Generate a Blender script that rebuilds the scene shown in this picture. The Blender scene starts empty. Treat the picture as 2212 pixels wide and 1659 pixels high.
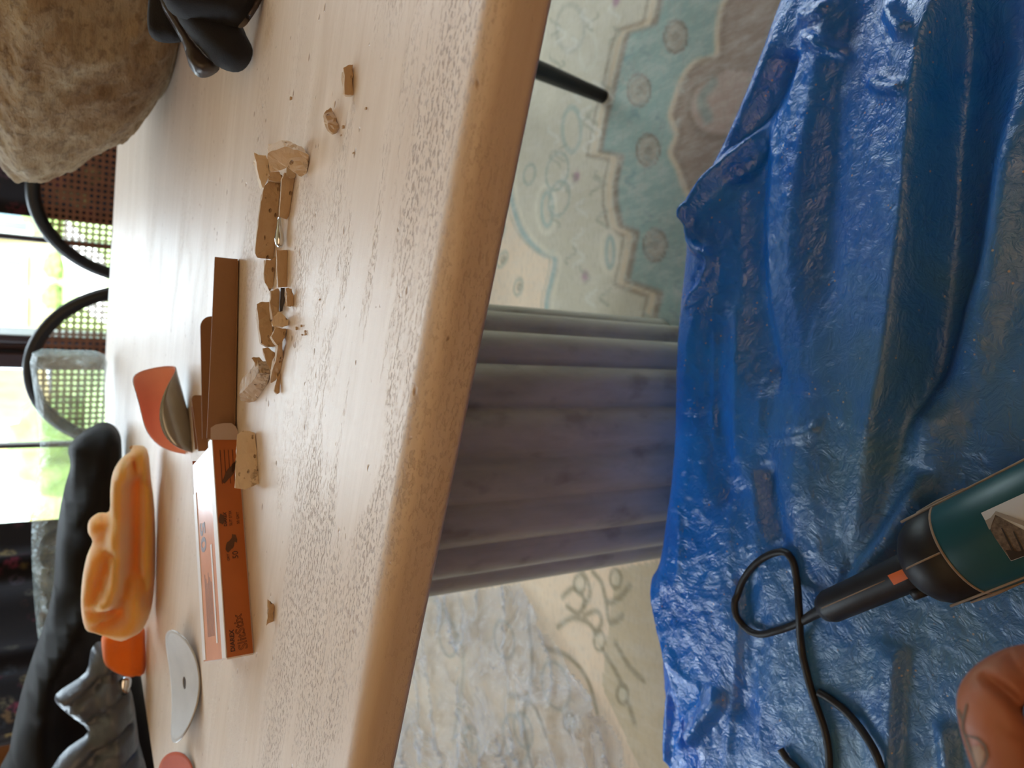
import bpy, bmesh, math, random
import numpy as np
from mathutils import Vector, Matrix, noise
from mathutils.geometry import delaunay_2d_cdt
random.seed(7)
S = bpy.context.scene
C = S.collection
# ---------------------------------------------------------------- camera
F, TH, ROLL, H = 1620.0, math.radians(34.5), math.radians(0.9), 0.915
T = 0.75                                    # table top height
c_, s_ = math.cos(TH), math.sin(TH)
X0, Y0, ZC = Vector((0, -s_, -c_)), Vector((1, 0, 0)), Vector((0, -c_, s_))
XC = X0*math.cos(ROLL) + Y0*math.sin(ROLL)
YC = -X0*math.sin(ROLL) + Y0*math.cos(ROLL)
O = Vector((0, 0, H))
cam = bpy.data.cameras.new('camera'); co = bpy.data.objects.new('camera', cam); C.objects.link(co)
m = Matrix((XC, YC, ZC)).transposed().to_4x4(); m.translation = O
co.matrix_world = m
cam.sensor_width = 36; cam.sensor_fit = 'HORIZONTAL'; cam.lens = F/2212*36
cam.clip_start = 0.02; cam.clip_end = 200
cam.dof.use_dof = True; cam.dof.focus_distance = 0.47; cam.dof.aperture_fstop = 26.36/2.7
S.camera = co
# ---------------------------------------------------------------- world, lights, exposure
S.view_settings.view_transform = 'Standard'; S.view_settings.look = 'None'
S.view_settings.gamma = 1; S.view_settings.use_curve_mapping = False
S.view_settings.exposure = 0.12
S.cycles.use_denoising = True
S.cycles.max_bounces = 8; S.cycles.diffuse_bounces = 4; S.cycles.transparent_max_bounces = 16
S.cycles.sample_clamp_indirect = 6
w = bpy.data.worlds.new('sky'); S.world = w; w.use_nodes = True
wb = w.node_tree.nodes['Background']; wb.inputs['Color'].default_value = (0.74, 0.89, 1.0, 1); wb.inputs['Strength'].default_value = 9.2
AZ = math.radians(-19.6)
E1 = Vector((math.cos(AZ), math.sin(AZ), 0)); E2 = Vector((-math.sin(AZ), math.cos(AZ), 0))
def RM(a, b, z=0): return E1*a + E2*b + Vector((0, 0, z))     # room frame -> world
WALLY = 2.45
sun = bpy.data.lights.new('sun', 'SUN'); sun.energy = 7.0; sun.angle = 0.05; sun.color = (1, .95, .84)
so = bpy.data.objects.new('sun', sun); C.objects.link(so); so.rotation_euler = (math.radians(42), 0, math.radians(-35))
def area(name, loc, target, sx, sy, power, col):
    l = bpy.data.lights.new(name, 'AREA'); l.shape = 'RECTANGLE'; l.size = sx; l.size_y = sy; l.energy = power; l.color = col
    o = bpy.data.objects.new(name, l); C.objects.link(o); o.location = loc
    o.rotation_euler = (Vector(target)-Vector(loc)).to_track_quat('-Z', 'Y').to_euler(); return o
ceil_light = area('ceiling_light', RM(0.1, -1.1, 2.55), RM(0.0, 0.3, .6), 2.6, 2.2, 24, (1.0, .66, .38))
# ---------------------------------------------------------------- pixel geometry
def ray(x, y): return XC*(x-1106) + YC*(829.5-y) - ZC*F
def P(x, y, z=T):
    d = ray(x, y); return O + d*((z-H)/d.z)
def V(x, y, Y):                                # on the vertical plane world-Y = Y
    d = ray(x, y); return O + d*(Y/d.y)
def VP(x, y, p0, n):                           # on an arbitrary plane
    d = ray(x, y); return O + d*((p0-O).dot(n)/d.dot(n))
def D(x, y, depth):                            # at camera depth
    d = ray(x, y); return O + d*(depth/F)
# ---------------------------------------------------------------- materials
def srgb(r, g, b):
    f = lambda v: v/12.92 if v <= .04045 else ((v+.055)/1.055)**2.4
    return (f(r/255), f(g/255), f(b/255), 1)
class N:
    def __init__(s, name):
        s.m = bpy.data.materials.new(name); s.m.use_nodes = True; s.t = s.m.node_tree
        s.b = s.t.nodes['Principled BSDF']; s.out = s.t.nodes['Material Output']; s.co = None
    def n(s, typ, **kw):
        x = s.t.nodes.new(typ)
        for k, v in kw.items():
            if k in x.inputs: x.inputs[k].default_value = v
            else: setattr(x, k, v)
        return x
    def l(s, a, b): s.t.links.new(a, b)
    def coord(s, scale=(1, 1, 1), kind='Object', rot=(0, 0, 0)):
        t = s.n('ShaderNodeTexCoord'); mp = s.n('ShaderNodeMapping'); mp.inputs['Scale'].default_value = scale
        mp.inputs['Rotation'].default_value = rot
        s.l(t.outputs[kind], mp.inputs['Vector']); return mp.outputs['Vector']
    def noise(s, co, scale, detail=4, rough=.55, dist=0.0):
        x = s.n('ShaderNodeTexNoise'); x.inputs['Scale'].default_value = scale; x.inputs['Detail'].default_value = detail
        x.inputs['Roughness'].default_value = rough; x.inputs['Distortion'].default_value = dist
        s.l(co, x.inputs['Vector']); return x.outputs['Fac']
    def ramp(s, fac, pts):
        r = s.n('ShaderNodeValToRGB'); e = r.color_ramp.elements
        while len(e) < len(pts): e.new(.5)
        for i, (p, c) in enumerate(pts):
            e[i].position = p; e[i].color = c if len(c) == 4 else (*c, 1)
        s.l(fac, r.inputs['Fac']); return r.outputs['Color']
    def rng(s, fac, a, b, c=0, d=1):
        x = s.n('ShaderNodeMapRange'); x.inputs['From Min'].default_value = a; x.inputs['From Max'].default_value = b
        x.inputs['To Min'].default_value = c; x.inputs['To Max'].default_value = d; s.l(fac, x.inputs['Value']); return x.outputs['Result']
    def mix(s, fac, a, b, mode='MIX'):
        x = s.n('ShaderNodeMix', data_type='RGBA', blend_type=mode)
        if isinstance(fac, (int, float)): x.inputs[0].default_value = fac
        else: s.l(fac, x.inputs[0])
        for i, v in ((6, a), (7, b)):
            if isinstance(v, tuple): x.inputs[i].default_value = v
            else: s.l(v, x.inputs[i])
        return x.outputs[2]
    def math(s, op, a, b=0.0):
        x = s.n('ShaderNodeMath', operation=op)
        for i, v in ((0, a), (1, b)):
            if isinstance(v, (int, float)): x.inputs[i].default_value = v
            else: s.l(v, x.inputs[i])
        return x.outputs[0]
    def bump(s, h, strength=.3, dist=.001):
        x = s.n('ShaderNodeBump'); x.inputs['Strength'].default_value = strength; x.inputs['Distance'].default_value = dist
        s.l(h, x.inputs['Height']); s.l(x.outputs['Normal'], s.b.inputs['Normal']); return x
    def set(s, **kw):
        al = dict(col='Base Color', rough='Roughness', metal='Metallic', spec='Specular IOR Level', trans='Transmission Weight',
                  sheen='Sheen Weight', coat='Coat Weight', sss='Subsurface Weight', alpha='Alpha', ior='IOR', emit='Emission Strength', ecol='Emission Color')
        for k, v in kw.items():
            i = s.b.inputs[al[k]]
            if isinstance(v, (int, float, tuple)): i.default_value = v
            else: s.l(v, i)
        return s
def simple(name, col, rough=.5, metal=0, bscale=0, bstr=.3, bdist=.001, var=.0, vscale=20, **kw):
    a = N(name); a.set(rough=rough, metal=metal, **kw)
    cc = a.coord()
    if var:
        f = a.noise(cc, vscale)
        d = tuple(v*(1-var) for v in col[:3])+(1,); u = tuple(min(1, v*(1+var)) for v in col[:3])+(1,)
        a.set(col=a.ramp(f, [(.3, d), (.7, u)]))
    else: a.set(col=col)
    if bscale: a.bump(a.noise(cc, bscale, 6), bstr, bdist)
    return a.m
M = {}
# travertine
def travertine(name, ca, cb, cv, pit=True, k=1.0, rough=(.30, .5), stretch=True, band=0):
    a = N(name)
    st = a.coord((1.2, 14, 14) if stretch else (6, 8, 8)); iso = a.coord((1, 1, 1)); st2 = a.coord((75, 160, 160) if stretch else (90, 110, 110))
    v = a.noise(st, 3.0, 8, .6, .35); v2 = a.noise(st, 11, 8, .6, .2)
    base = a.ramp(v, [(.30, ca), (.5, cb), (.72, ca)])
    base = a.mix(a.rng(v2, .5, .75, 0, .55), base, cv)
    cloud = a.noise(iso, 5, 4)
    base = a.mix(a.rng(cloud, .4, .7, 0, .3), base, cv)
    fine = a.noise(st2, 3.0, 6, .65); grain = a.noise(iso, 900*k, 3)
    # eroded zones and pits
    er = a.noise(a.coord((2.2, 9, 9)), 1.9, 5, .6, .4)
    mask = a.rng(er, .50, .62, 0, 1)
    if band: sx_ = a.n('ShaderNodeSeparateXYZ'); a.l(iso, sx_.inputs[0]); yy_ = a.math('SUBTRACT', sx_.outputs[1], band); bm_ = a.math('MULTIPLY', a.rng(yy_, 0.0, .03, 0, 1), a.rng(yy_, .13, .17, 1, 0)); mask = a.math('MAXIMUM', a.math('MULTIPLY', mask, .3), a.math('MULTIPLY', bm_, a.rng(er, .46, .58, 0, 1)))
    if pit:
        vo = a.n('ShaderNodeTexVoronoi'); vo.inputs['Scale'].default_value = 150*k; vo.inputs['Randomness'].default_value = 1
        a.l(a.coord((.55, 1, 1)), vo.inputs['Vector'])
        pr = a.noise(iso, 95*k, 2); pm = a.math('MULTIPLY', a.rng(vo.outputs['Distance'], .10, .26, 1, 0), a.rng(pr, .60, .66, 0, 1) if band else a.rng(pr, .50, .56, 0, 1))
        rough_pits = a.math('MULTIPLY', a.rng(fine, .52, .60, 0, 1), mask)
        pits = a.math('MAXIMUM', pm, a.math('MULTIPLY', rough_pits, .85))
        base = a.mix(a.math('MULTIPLY', pits, .7), base, (cv[0]*.50, cv[1]*.36, cv[2]*.26, 1))
        h = a.math('SUBTRACT', a.math('MULTIPLY', grain, .06), pits)
        h = a.math('ADD', h, a.math('MULTIPLY', fine, .12))
        a.bump(h, .75 if band else 1.0, .0009 if band else .0014)
        a.set(rough=a.math('ADD', a.rng(fine, .3, .7, rough[0], rough[1]), a.math('MULTIPLY', mask, .1)))
    else:
        a.bump(a.math('ADD', a.math('MULTIPLY', fine, .5), a.math('MULTIPLY', grain, .3)), .5, .001)
        a.set(rough=rough[1])
    a.set(col=base); return a.m
NEAR_LOCAL = -0.862
M['trav'] = travertine('travertine', srgb(226, 210, 194), srgb(216, 198, 180), srgb(204, 183, 162), rough=(.38, .50), band=NEAR_LOCAL)
M['chip'] = travertine('broken_travertine', srgb(196, 170, 138), srgb(182, 152, 118), srgb(168, 138, 104), True, 1.6, (.6, .8), False)
M['chip_lt'] = travertine('fresh_travertine', srgb(222, 202, 176), srgb(208, 186, 158), srgb(190, 164, 134), True, 1.6, (.6, .8), False)
a = N('grey_travertine'); st = a.coord((6, 6, 1.5)); v = a.noise(st, 4, 8, .6); v3 = a.noise(a.coord(), 40, 6)
colr = a.ramp(v, [(.3, srgb(158, 154, 130)), (.55, srgb(182, 178, 154)), (.75, srgb(164, 156, 130))]); vv = a.noise(a.coord((1, 1, .6)), 26, 3)
a.set(col=a.mix(a.rng(vv, .55, .7, 0, .45), colr, srgb(108, 94, 80)), rough=.62); a.bump(v3, .3, .001); M['grey'] = a.m
# weathered stone vessel
a = N('weathered_stone'); cc = a.coord(); n1 = a.noise(cc, 7, 8, .62, .5); n2 = a.noise(a.coord((1, 1, 3)), 22, 8, .65); n3 = a.noise(cc, 120, 6)
c1 = a.ramp(n1, [(.28, srgb(118, 90, 62)), (.45, srgb(154, 130, 98)), (.6, srgb(172, 154, 124)), (.75, srgb(146, 110, 76))])
c1 = a.mix(a.rng(n2, .5, .68, 0, .6), c1, srgb(112, 84, 56)); c1 = a.mix(a.rng(n3, .52, .64, 0, .45), c1, srgb(84, 62, 42)); c1 = a.mix(a.rng(n2, .34, .22, 0, .6), c1, srgb(180, 162, 134))
a.set(col=c1, rough=.85); a.bump(a.math('ADD', a.math('MULTIPLY', n2, 1.2), a.math('MULTIPLY', n3, .5)), 1.0, .008); M['vessel'] = a.m
M['black_metal'] = simple('black_bentwood', srgb(16, 15, 18), .38, var=.3)
M['cane'] = simple('woven_cane', srgb(132, 88, 64), .6, var=.2, vscale=60)
M['mdf'] = simple('seat_cane', srgb(150, 116, 80), .6, var=.2)
M['dark_frame'] = simple('dark_window_frame', srgb(52, 38, 44), .42, var=.15, bscale=40, bstr=.1)
M['wall'] = simple('dark_plaster', srgb(168, 124, 84), .9, var=.06, bscale=60, bstr=.15)
M['ceil'] = simple('ceiling_plaster', srgb(204, 176, 144), .9, var=.04)
M['floor'] = simple('floor_boards', srgb(128, 96, 70), .5, var=.15, bscale=10)
# glass
a = N('window_glass'); tr = a.n('ShaderNodeBsdfTransparent'); gl = a.n('ShaderNodeBsdfGlossy'); gl.inputs['Roughness'].default_value = .02
mx = a.n('ShaderNodeMixShader'); mx.inputs[0].default_value = .05; a.l(tr.outputs[0], mx.inputs[1]); a.l(gl.outputs[0], mx.inputs[2]); a.l(mx.outputs[0], a.out.inputs['Surface']); M['glass'] = a.m
def film(name, col, amt, rough, crease=True, thr=(.35, .62), sc=6, bstr=1.0, bd=.02):
    a = N(name); cc = a.coord((1, 1, 1)); tr = a.n('ShaderNodeBsdfTransparent'); tr.inputs['Color'].default_value = (.93, .95, .97, 1)
    a.set(col=col, rough=rough, spec=.8)
    n1 = a.noise(cc, sc, 5, .55, 1.2)
    rd = a.math('ABSOLUTE', a.math('SUBTRACT', n1, .5)); a.bump(a.math('ADD', a.math('MULTIPLY', rd, -4.0), a.math('MULTIPLY', a.noise(cc, sc*7, 4), .25)), bstr, bd)
    mx = a.n('ShaderNodeMixShader'); a.l(a.rng(n1, thr[0], thr[1], amt[0], amt[1]), mx.inputs[0]); a.l(tr.outputs[0], mx.inputs[1]); a.l(a.b.outputs[0], mx.inputs[2]); a.l(mx.outputs[0], a.out.inputs['Surface']); return a.m
M['film'] = film('clear_plastic_film', srgb(206, 206, 212), (.14, .44), .12)
M['drape'] = film('clear_plastic_drape', srgb(210, 226, 226), (.12, .46), .12, sc=9)
# curtain: dark floral print
a = N('dark_floral_fabric'); cc = a.coord(); vo = a.n('ShaderNodeTexVoronoi'); vo.inputs['Scale'].default_value = 16; a.l(cc, vo.inputs['Vector'])
cl = a.ramp(a.n('ShaderNodeSeparateColor').outputs[0], [(0, (0, 0, 0)), (1, (1, 1, 1))])
sep = a.n('ShaderNodeSeparateColor'); a.l(vo.outputs['Color'], sep.inputs[0])
flower = a.ramp(sep.outputs[0], [(.0, srgb(110, 40, 60)), (.35, srgb(40, 50, 60)), (.6, srgb(120, 104, 62)), (.9, srgb(70, 24, 38))])
nz = a.noise(cc, 90, 4)
a.set(col=a.mix(a.math('MULTIPLY', a.rng(vo.outputs['Distance'], .45, .3, 0, 1), a.rng(nz, .42, .55, 0, 1)), srgb(16, 12, 18), flower), rough=.9); M['curtain'] = a.m
M['black_cloth'] = simple('black_jersey', srgb(9, 8, 10), .75, var=.25, bscale=300, bstr=.1, sheen=.05, spec=.25)
M['quilt'] = simple('dark_nylon', srgb(78, 86, 98), .34, var=.2, bscale=60, bstr=.5, bdist=.004, spec=.6)
M['glove'] = simple('black_knit', srgb(11, 11, 18), .85, var=.3, bscale=900, bstr=.4, sheen=.03)
M['leather'] = simple('dark_brown_leather', srgb(58, 50, 48), .34, var=.25, bscale=220, bstr=.3)
M['microfibre'] = simple('orange_microfibre', srgb(255, 184, 88), .95, var=.06, bscale=700, bstr=.8, bdist=.002, sheen=.9, vscale=6, sss=.35)
M['microfibre2'] = simple('bright_orange_microfibre', srgb(244, 120, 22), .95, var=.06, bscale=700, bstr=.8, bdist=.002, sheen=.3)
M['card'] = simple('brown_cardboard', srgb(146, 108, 76), .75, var=.06, bscale=260, bstr=.2)
M['lilac_card'] = simple('grey_card', srgb(178, 158, 148), .6)
M['box_orange'] = simple('printed_orange_card', srgb(172, 94, 38), .5, var=.08, vscale=30)
M['box_top'] = simple('faded_orange_card', srgb(238, 176, 148), .26, var=.06, vscale=40, bscale=70, bstr=.2, spec=.8)
M['white_card'] = simple('white_card', srgb(232, 226, 224), .4)
M['ink'] = simple('dark_brown_ink', srgb(70, 40, 28), .6)
M['ink_grey'] = simple('grey_ink', srgb(130, 116, 118), .5)
M['smudge'] = simple('dark_smudge', srgb(92, 60, 40), .7)
M['disc_pink'] = simple('salmon_abrasive_backing', srgb(244, 168, 146), .55, var=.06, bscale=30, bstr=.3, bdist=.003)
M['disc_orange'] = simple('rust_orange_abrasive', srgb(196, 92, 58), .7, var=.08, bscale=500, bstr=.4)
M['disc_grey'] = simple('grey_abrasive_grit', srgb(186, 182, 178), .5, var=.08, bscale=600, bstr=.35, vscale=30)
M['disc_dark'] = simple('dark_silver_backing', srgb(160, 162, 162), .22, metal=.75, var=.2, vscale=15)
M['silver'] = simple('polished_silver', (.75, .8, .86, 1), .16, metal=1)
M['cord'] = simple('black_rubber', srgb(28, 26, 26), .55, var=.2)
M['tool_black'] = simple('black_tool_plastic', srgb(30, 28, 30), .5, var=.25, vscale=60, bscale=200, bstr=.15)
M['tool_teal'] = simple('teal_sleeve', srgb(26, 78, 86), .4, var=.1)
M['dust'] = simple('stone_dust', srgb(150, 130, 112), .9, var=.2, vscale=90)
M['tape_orange'] = simple('orange_sticker', srgb(226, 110, 38), .5, var=.08)
M['tape_blue'] = simple('blue_masking_tape', srgb(52, 98, 200), .6, var=.08)
M['photo_sky'] = simple('photo_print_white', srgb(200, 202, 206), .4)
M['photo_wood'] = simple('photo_print_brown', srgb(104, 90, 78), .5, var=.5, vscale=400)
M['photo_dark'] = simple('photo_print_dark', srgb(46, 40, 36), .5)
M['photo_edge'] = simple('photo_print_grey', srgb(150, 142, 134), .5)
a = N('skin'); cc = a.coord(); nn = a.noise(cc, 14, 4); a.set(col=a.ramp(nn, [(.3, srgb(140, 84, 62)), (.55, srgb(162, 102, 76)), (.75, srgb(132, 74, 56))]), rough=.5, sss=.12)
a.b.inputs['Subsurface Scale'].default_value = .006; a.b.inputs['Subsurface Radius'].default_value = (1, .35, .2)
a.bump(a.noise(a.coord((1, 1, 1)), 260, 5), .25, .0008); M['skin'] = a.m
M['tattoo'] = simple('tattoo_ink', srgb(104, 84, 66), .55)
M['tattoo_fill'] = simple('tattoo_shading', srgb(150, 116, 88), .55)
M['lawn'] = simple('lawn', srgb(140, 158, 96), .9, var=.25, vscale=3)
M['hedge'] = simple('hedge_leaves', srgb(118, 136, 78), .9, var=.4, vscale=2.5, bscale=4, bstr=.6, bdist=.1)
M['brick'] = simple('tan_stone', srgb(206, 184, 130), .9, var=.25, vscale=1.2, bscale=3)
M['white_paint'] = simple('white_paint', srgb(236, 238, 236), .6)
M['pane_dark'] = simple('dark_pane', srgb(110, 132, 146), .15)
M['path'] = simple('pale_paving', srgb(232, 226, 214), .9, var=.05)
M['asphalt'] = simple('grey_road', srgb(170, 176, 180), .9, var=.06)
# tarp
a = N('blue_polythene'); cc = a.coord(); at = a.n('ShaderNodeAttribute', attribute_name='Col')
n1 = a.noise(cc, 9, 5, .6, .6); n2 = a.noise(cc, 70, 5, .6, .8); n3 = a.noise(cc, 240, 3)
blue = a.ramp(n1, [(.3, srgb(4, 104, 220)), (.7, srgb(26, 134, 244))])
sp = a.n('ShaderNodeSeparateColor'); a.l(at.outputs['Color'], sp.inputs[0])
dusty = a.math('MULTIPLY', sp.outputs[0], a.rng(n1, .3, .62, .5, 1))
colr = a.mix(dusty, blue, srgb(74, 116, 142))
vo = a.n('ShaderNodeTexVoronoi'); vo.inputs['Scale'].default_value = 110; a.l(cc, vo.inputs['Vector'])
speck = a.math('MULTIPLY', a.rng(vo.outputs['Distance'], .07, .13, 1, 0), a.rng(a.noise(cc, 22, 3), .50, .58, 0, 1))
colr = a.mix(a.math('MULTIPLY', speck, .9), colr, srgb(186, 168, 146))
a.set(col=colr, rough=a.math('ADD', .15, a.math('MULTIPLY', dusty, .28)), spec=.85)
rd = a.math('ABSOLUTE', a.math('SUBTRACT', n2, .5))
a.bump(a.math('ADD', a.math('MULTIPLY', rd, -2.2), a.math('ADD', a.math('MULTIPLY', a.math('ABSOLUTE', a.math('SUBTRACT', n1, .5)), -6), a.math('MULTIPLY', n3, .10))), .55, .0024); M['tarp'] = a.m
def vcol(name, rough, bs=900, bstr=.6, bd=.001):
    a = N(name); at = a.n('ShaderNodeAttribute', attribute_name='Col'); cc = a.coord()
    n_ = a.noise(a.coord((1, .35, 1)), 70, 5, .65); n4 = a.noise(a.coord((.35, 1, 1)), 160, 4)
    c = a.mix(a.rng(n_, .42, .75, 0, .42), at.outputs['Color'], srgb(206, 198, 182)); c = a.mix(a.rng(n4, .5, .75, 0, .3), c, srgb(150, 140, 122))
    a.set(col=c, rough=rough); a.bump(a.noise(cc, bs, 3), bstr, bd); return a.m
M['rug'] = vcol('faded_rug_pile', .95)
# ---------------------------------------------------------------- object helpers
def tag(o, label=None, cat=None, group=None, kind=None):
    if label: o['label'] = label
    if cat: o['category'] = cat
    if group: o['group'] = group
    if kind: o['kind'] = kind
    return o
def link(name, me, mat=None, parent=None):
    o = bpy.data.objects.new(name, me); C.objects.link(o)
    if mat: me.materials.clear(); me.materials.append(M[mat] if isinstance(mat, str) else mat)
    if parent: o.parent = parent; o.matrix_parent_inverse = Matrix()
    return o
def obj(name, vf, mat, parent=None, smooth=False, loc=None):
    v, f = vf
    if loc is not None: v = [Vector(p)-Vector(loc) for p in v]
    me = bpy.data.meshes.new(name); me.from_pydata([tuple(p) for p in v], [], f); me.validate()
    bm = bmesh.new(); bm.from_mesh(me); bmesh.ops.recalc_face_normals(bm, faces=bm.faces); bm.to_mesh(me); bm.free()
    if smooth: me.polygons.foreach_set('use_smooth', [True]*len(me.polygons))
    o = link(name, me, mat, parent)
    if loc is not None: o.location = loc
    return o
def empty(name, loc=(0, 0, 0), rot=None, label=None, cat=None, group=None):
    o = bpy.data.objects.new(name, None); C.objects.link(o); o.empty_display_size = .05
    if rot is not None: mm = rot.to_4x4(); mm.translation = Vector(loc); o.matrix_world = mm
    else: o.location = loc
    return tag(o, label, cat, group)
def box(a, b, c=None):
    """axis box; with c a frame (origin, ex, ey, ez) the coordinates are in it"""
    v = [Vector((x, y, z)) for z in (a[2], b[2]) for y in (a[1], b[1]) for x in (a[0], b[0])]
    f = [(0, 2, 3, 1), (4, 5, 7, 6), (0, 1, 5, 4), (2, 6, 7, 3), (0, 4, 6, 2), (1, 3, 7, 5)]
    if c: v = [c[0]+c[1]*p.x+c[2]*p.y+c[3]*p.z for p in v]
    return v, f
def join(parts):
    V_, F_ = [], []
    for v, f in parts:
        n = len(V_); V_ += list(v); F_ += [tuple(i+n for i in q) for q in f]
    return V_, F_
def loft(rings, closed=True, cap=True):
    n = len(rings[0]); v = [p for r in rings for p in r]; f = []
    for i in range(len(rings)-1):
        for j in range(n if closed else n-1):
            k = (j+1) % n; f.append((i*n+j, i*n+k, (i+1)*n+k, (i+1)*n+j))
    if cap: f.append(tuple(range(n))[::-1]); f.append(tuple((len(rings)-1)*n+j for j in range(n)))
    return v, f
def smoothpath(pts, n=8, closed=False):
    pts = [Vector(p) for p in pts]; out = []
    L = len(pts); rng = range(L) if closed else range(L-1)
    for i in rng:
        g = (lambda k: pts[k % L]) if closed else (lambda k: pts[max(0, min(L-1, k))])
        p0, p1, p2, p3 = g(i-1), g(i), g(i+1), g(i+2)
        for j in range(n):
            t = j/n; out.append(.5*((2*p1)+(p2-p0)*t+(2*p0-5*p1+4*p2-p3)*t*t+(-p0+3*p1-3*p2+p3)*t**3))
    if not closed: out.append(pts[-1])
    return out
def tube(path, r, n=12, cap=True, flat=1.0, up=None):
    rings = []; L = len(path); N0 = None
    for i, p in enumerate(path):
        t = (path[min(L-1, i+1)]-path[max(0, i-1)]).normalized()
        if N0 is None: N0 = (up or Vector((0, 0, 1))).cross(t); N0 = N0 if N0.length > .01 else Vector((1, 0, 0)).cross(t)
        N0 = (N0-t*N0.dot(t)).normalized(); B = t.cross(N0)
        rr = r[i] if isinstance(r, (list, tuple)) else r
        rings.append([p+N0*math.cos(a)*rr+B*math.sin(a)*rr*flat for a in [2*math.pi*k/n for k in range(n)]])
    return loft(rings, True, cap)
def bevel(o, w, seg=2, ang=.6):
    bm = bmesh.new(); bm.from_mesh(o.data)
    es = [e for e in bm.edges if len(e.link_faces) == 2 and e.calc_face_angle(0) > ang]
    bmesh.ops.bevel(bm, geom=es, offset=w, segments=seg, affect='EDGES', profile=.5, clamp_overlap=True); bm.to_mesh(o.data); bm.free(); return o
def segdist(px, py, line):
    """distance of numpy points to a polyline, and signed side"""
    best = np.full(px.shape, 1e9); side = np.zeros(px.shape); tt = np.zeros(px.shape)
    L = len(line)-1
    for i in range(L):
        ax, ay = line[i][0], line[i][1]; bx, by = line[i+1][0], line[i+1][1]; dx, dy = bx-ax, by-ay
        t = np.clip(((px-ax)*dx+(py-ay)*dy)/(dx*dx+dy*dy+1e-12), 0, 1)
        d = np.hypot(px-ax-t*dx, py-ay-t*dy); s = np.sign((px-ax)*dy-(py-ay)*dx)
        mk = d < best; best = np.where(mk, d, best); side = np.where(mk, s, side); tt = np.where(mk, (i+t)/L, tt)
    return best, side, tt
def inside(px, py, poly):
    r = np.zeros(px.shape, bool); j = len(poly)-1
    for i in range(len(poly)):
        xi, yi, xj, yj = poly[i][0], poly[i][1], poly[j][0], poly[j][1]
        cnd = ((yi > py) != (yj > py)) & (px < (xj-xi)*(py-yi)/((yj-yi)+1e-12)+xi); r ^= cnd; j = i
    return r
RNG = np.random.RandomState(3); G = RNG.rand(256, 256)
def vnoise(x, y, s):
    x, y = x*s+100, y*s+100; xi, yi = np.floor(x).astype(int), np.floor(y).astype(int); fx, fy = x-xi, y-yi
    fx = fx*fx*(3-2*fx); fy = fy*fy*(3-2*fy); g = lambda a, b: G[a % 256, b % 256]
    return (g(xi, yi)*(1-fx)+g(xi+1, yi)*fx)*(1-fy)+(g(xi, yi+1)*(1-fx)+g(xi+1, yi+1)*fx)*fy
def relief(name, outline, p0, n, thick, ridges, mat, parent=None, edge=.02, back=.6, step=.008, nz=.0, nzs=30, loc=None, smoothn=3, quilt=None):
    """a soft closed body: an outline on a plane through p0 with normal n (towards the viewer), domed in front and behind, with folds"""
    n = n.normalized(); ex = Vector((0, 0, 1)).cross(n).normalized()*-1; ey = n.cross(ex).normalized()
    loc2 = lambda q: ((q-p0).dot(ex), (q-p0).dot(ey))
    if smoothn > 1: ol = smoothpath([VP(x, y, p0, n) for x, y in outline], smoothn, True)
    else: ol = [VP(x, y, p0, n) for x, y in outline]
    O2 = [loc2(q) for q in ol]
    O2 = np.array(O2); xs = np.arange(O2[:, 0].min(), O2[:, 0].max(), step); ys = np.arange(O2[:, 1].min(), O2[:, 1].max(), step)
    gx, gy = np.meshgrid(xs, ys); gx = gx+(np.arange(gy.shape[0]) % 2)[:, None]*step/2; gx, gy = gx.ravel(), gy.ravel()
    cl = [tuple(q) for q in O2]+[tuple(O2[0])]
    d, _, _ = segdist(gx, gy, cl); mk = inside(gx, gy, O2) & (d > step*.5); gx, gy = gx[mk], gy[mk]
    co2 = [Vector(q) for q in O2]+[Vector((a_, b_)) for a_, b_ in zip(gx, gy)]
    nb = len(O2); r = delaunay_2d_cdt(co2, [(i, (i+1) % nb) for i in range(nb)], [list(range(nb))], 1, 1e-6)
    v2, fs = r[0], r[2]
    ax = np.array([q[0] for q in v2]); ay = np.array([q[1] for q in v2])
    d, _, _ = segdist(ax, ay, cl); dd = np.clip(d/edge, 0, 1); dome = np.sqrt(np.clip(1-(1-dd)**2, 0, 1)); bd = d < 1e-5
    fr = thick*dome
    for line, amp, wd in ridges:
        pl = [loc2(q) for q in smoothpath([VP(x, y, p0, n) for x, y in line], 4)]
        q, sd, _ = segdist(ax, ay, pl)
        if isinstance(wd, tuple): wq = np.where(sd > 0, wd[0], wd[1])
        else: wq = wd
        fr = fr+amp*np.exp(-(q/wq)**1.5)*dome
    if nz: fr = fr+nz*dome*(vnoise(ax, ay, nzs)-.5+.5*(vnoise(ax, ay, nzs*2.3)-.5))
    if quilt is not None: fr = fr+quilt(ax, ay)*dome
    fr = np.where(bd, 0, np.maximum(fr, .0008)); bk = np.where(bd, 0, -thick*back*dome)
    n1 = len(v2); V3 = [p0+ex*ax[i]+ey*ay[i]+n*fr[i] for i in range(n1)]; idx = list(range(n1)); 
    for i in range(n1):
        if not bd[i]: idx[i] = len(V3); V3.append(p0+ex*ax[i]+ey*ay[i]+n*bk[i])
    Fs = [tuple(f) for f in fs]+[tuple(idx[i] for i in f)[::-1] for f in fs]
    return obj(name, (V3, Fs), mat, parent, True, loc)
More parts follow.
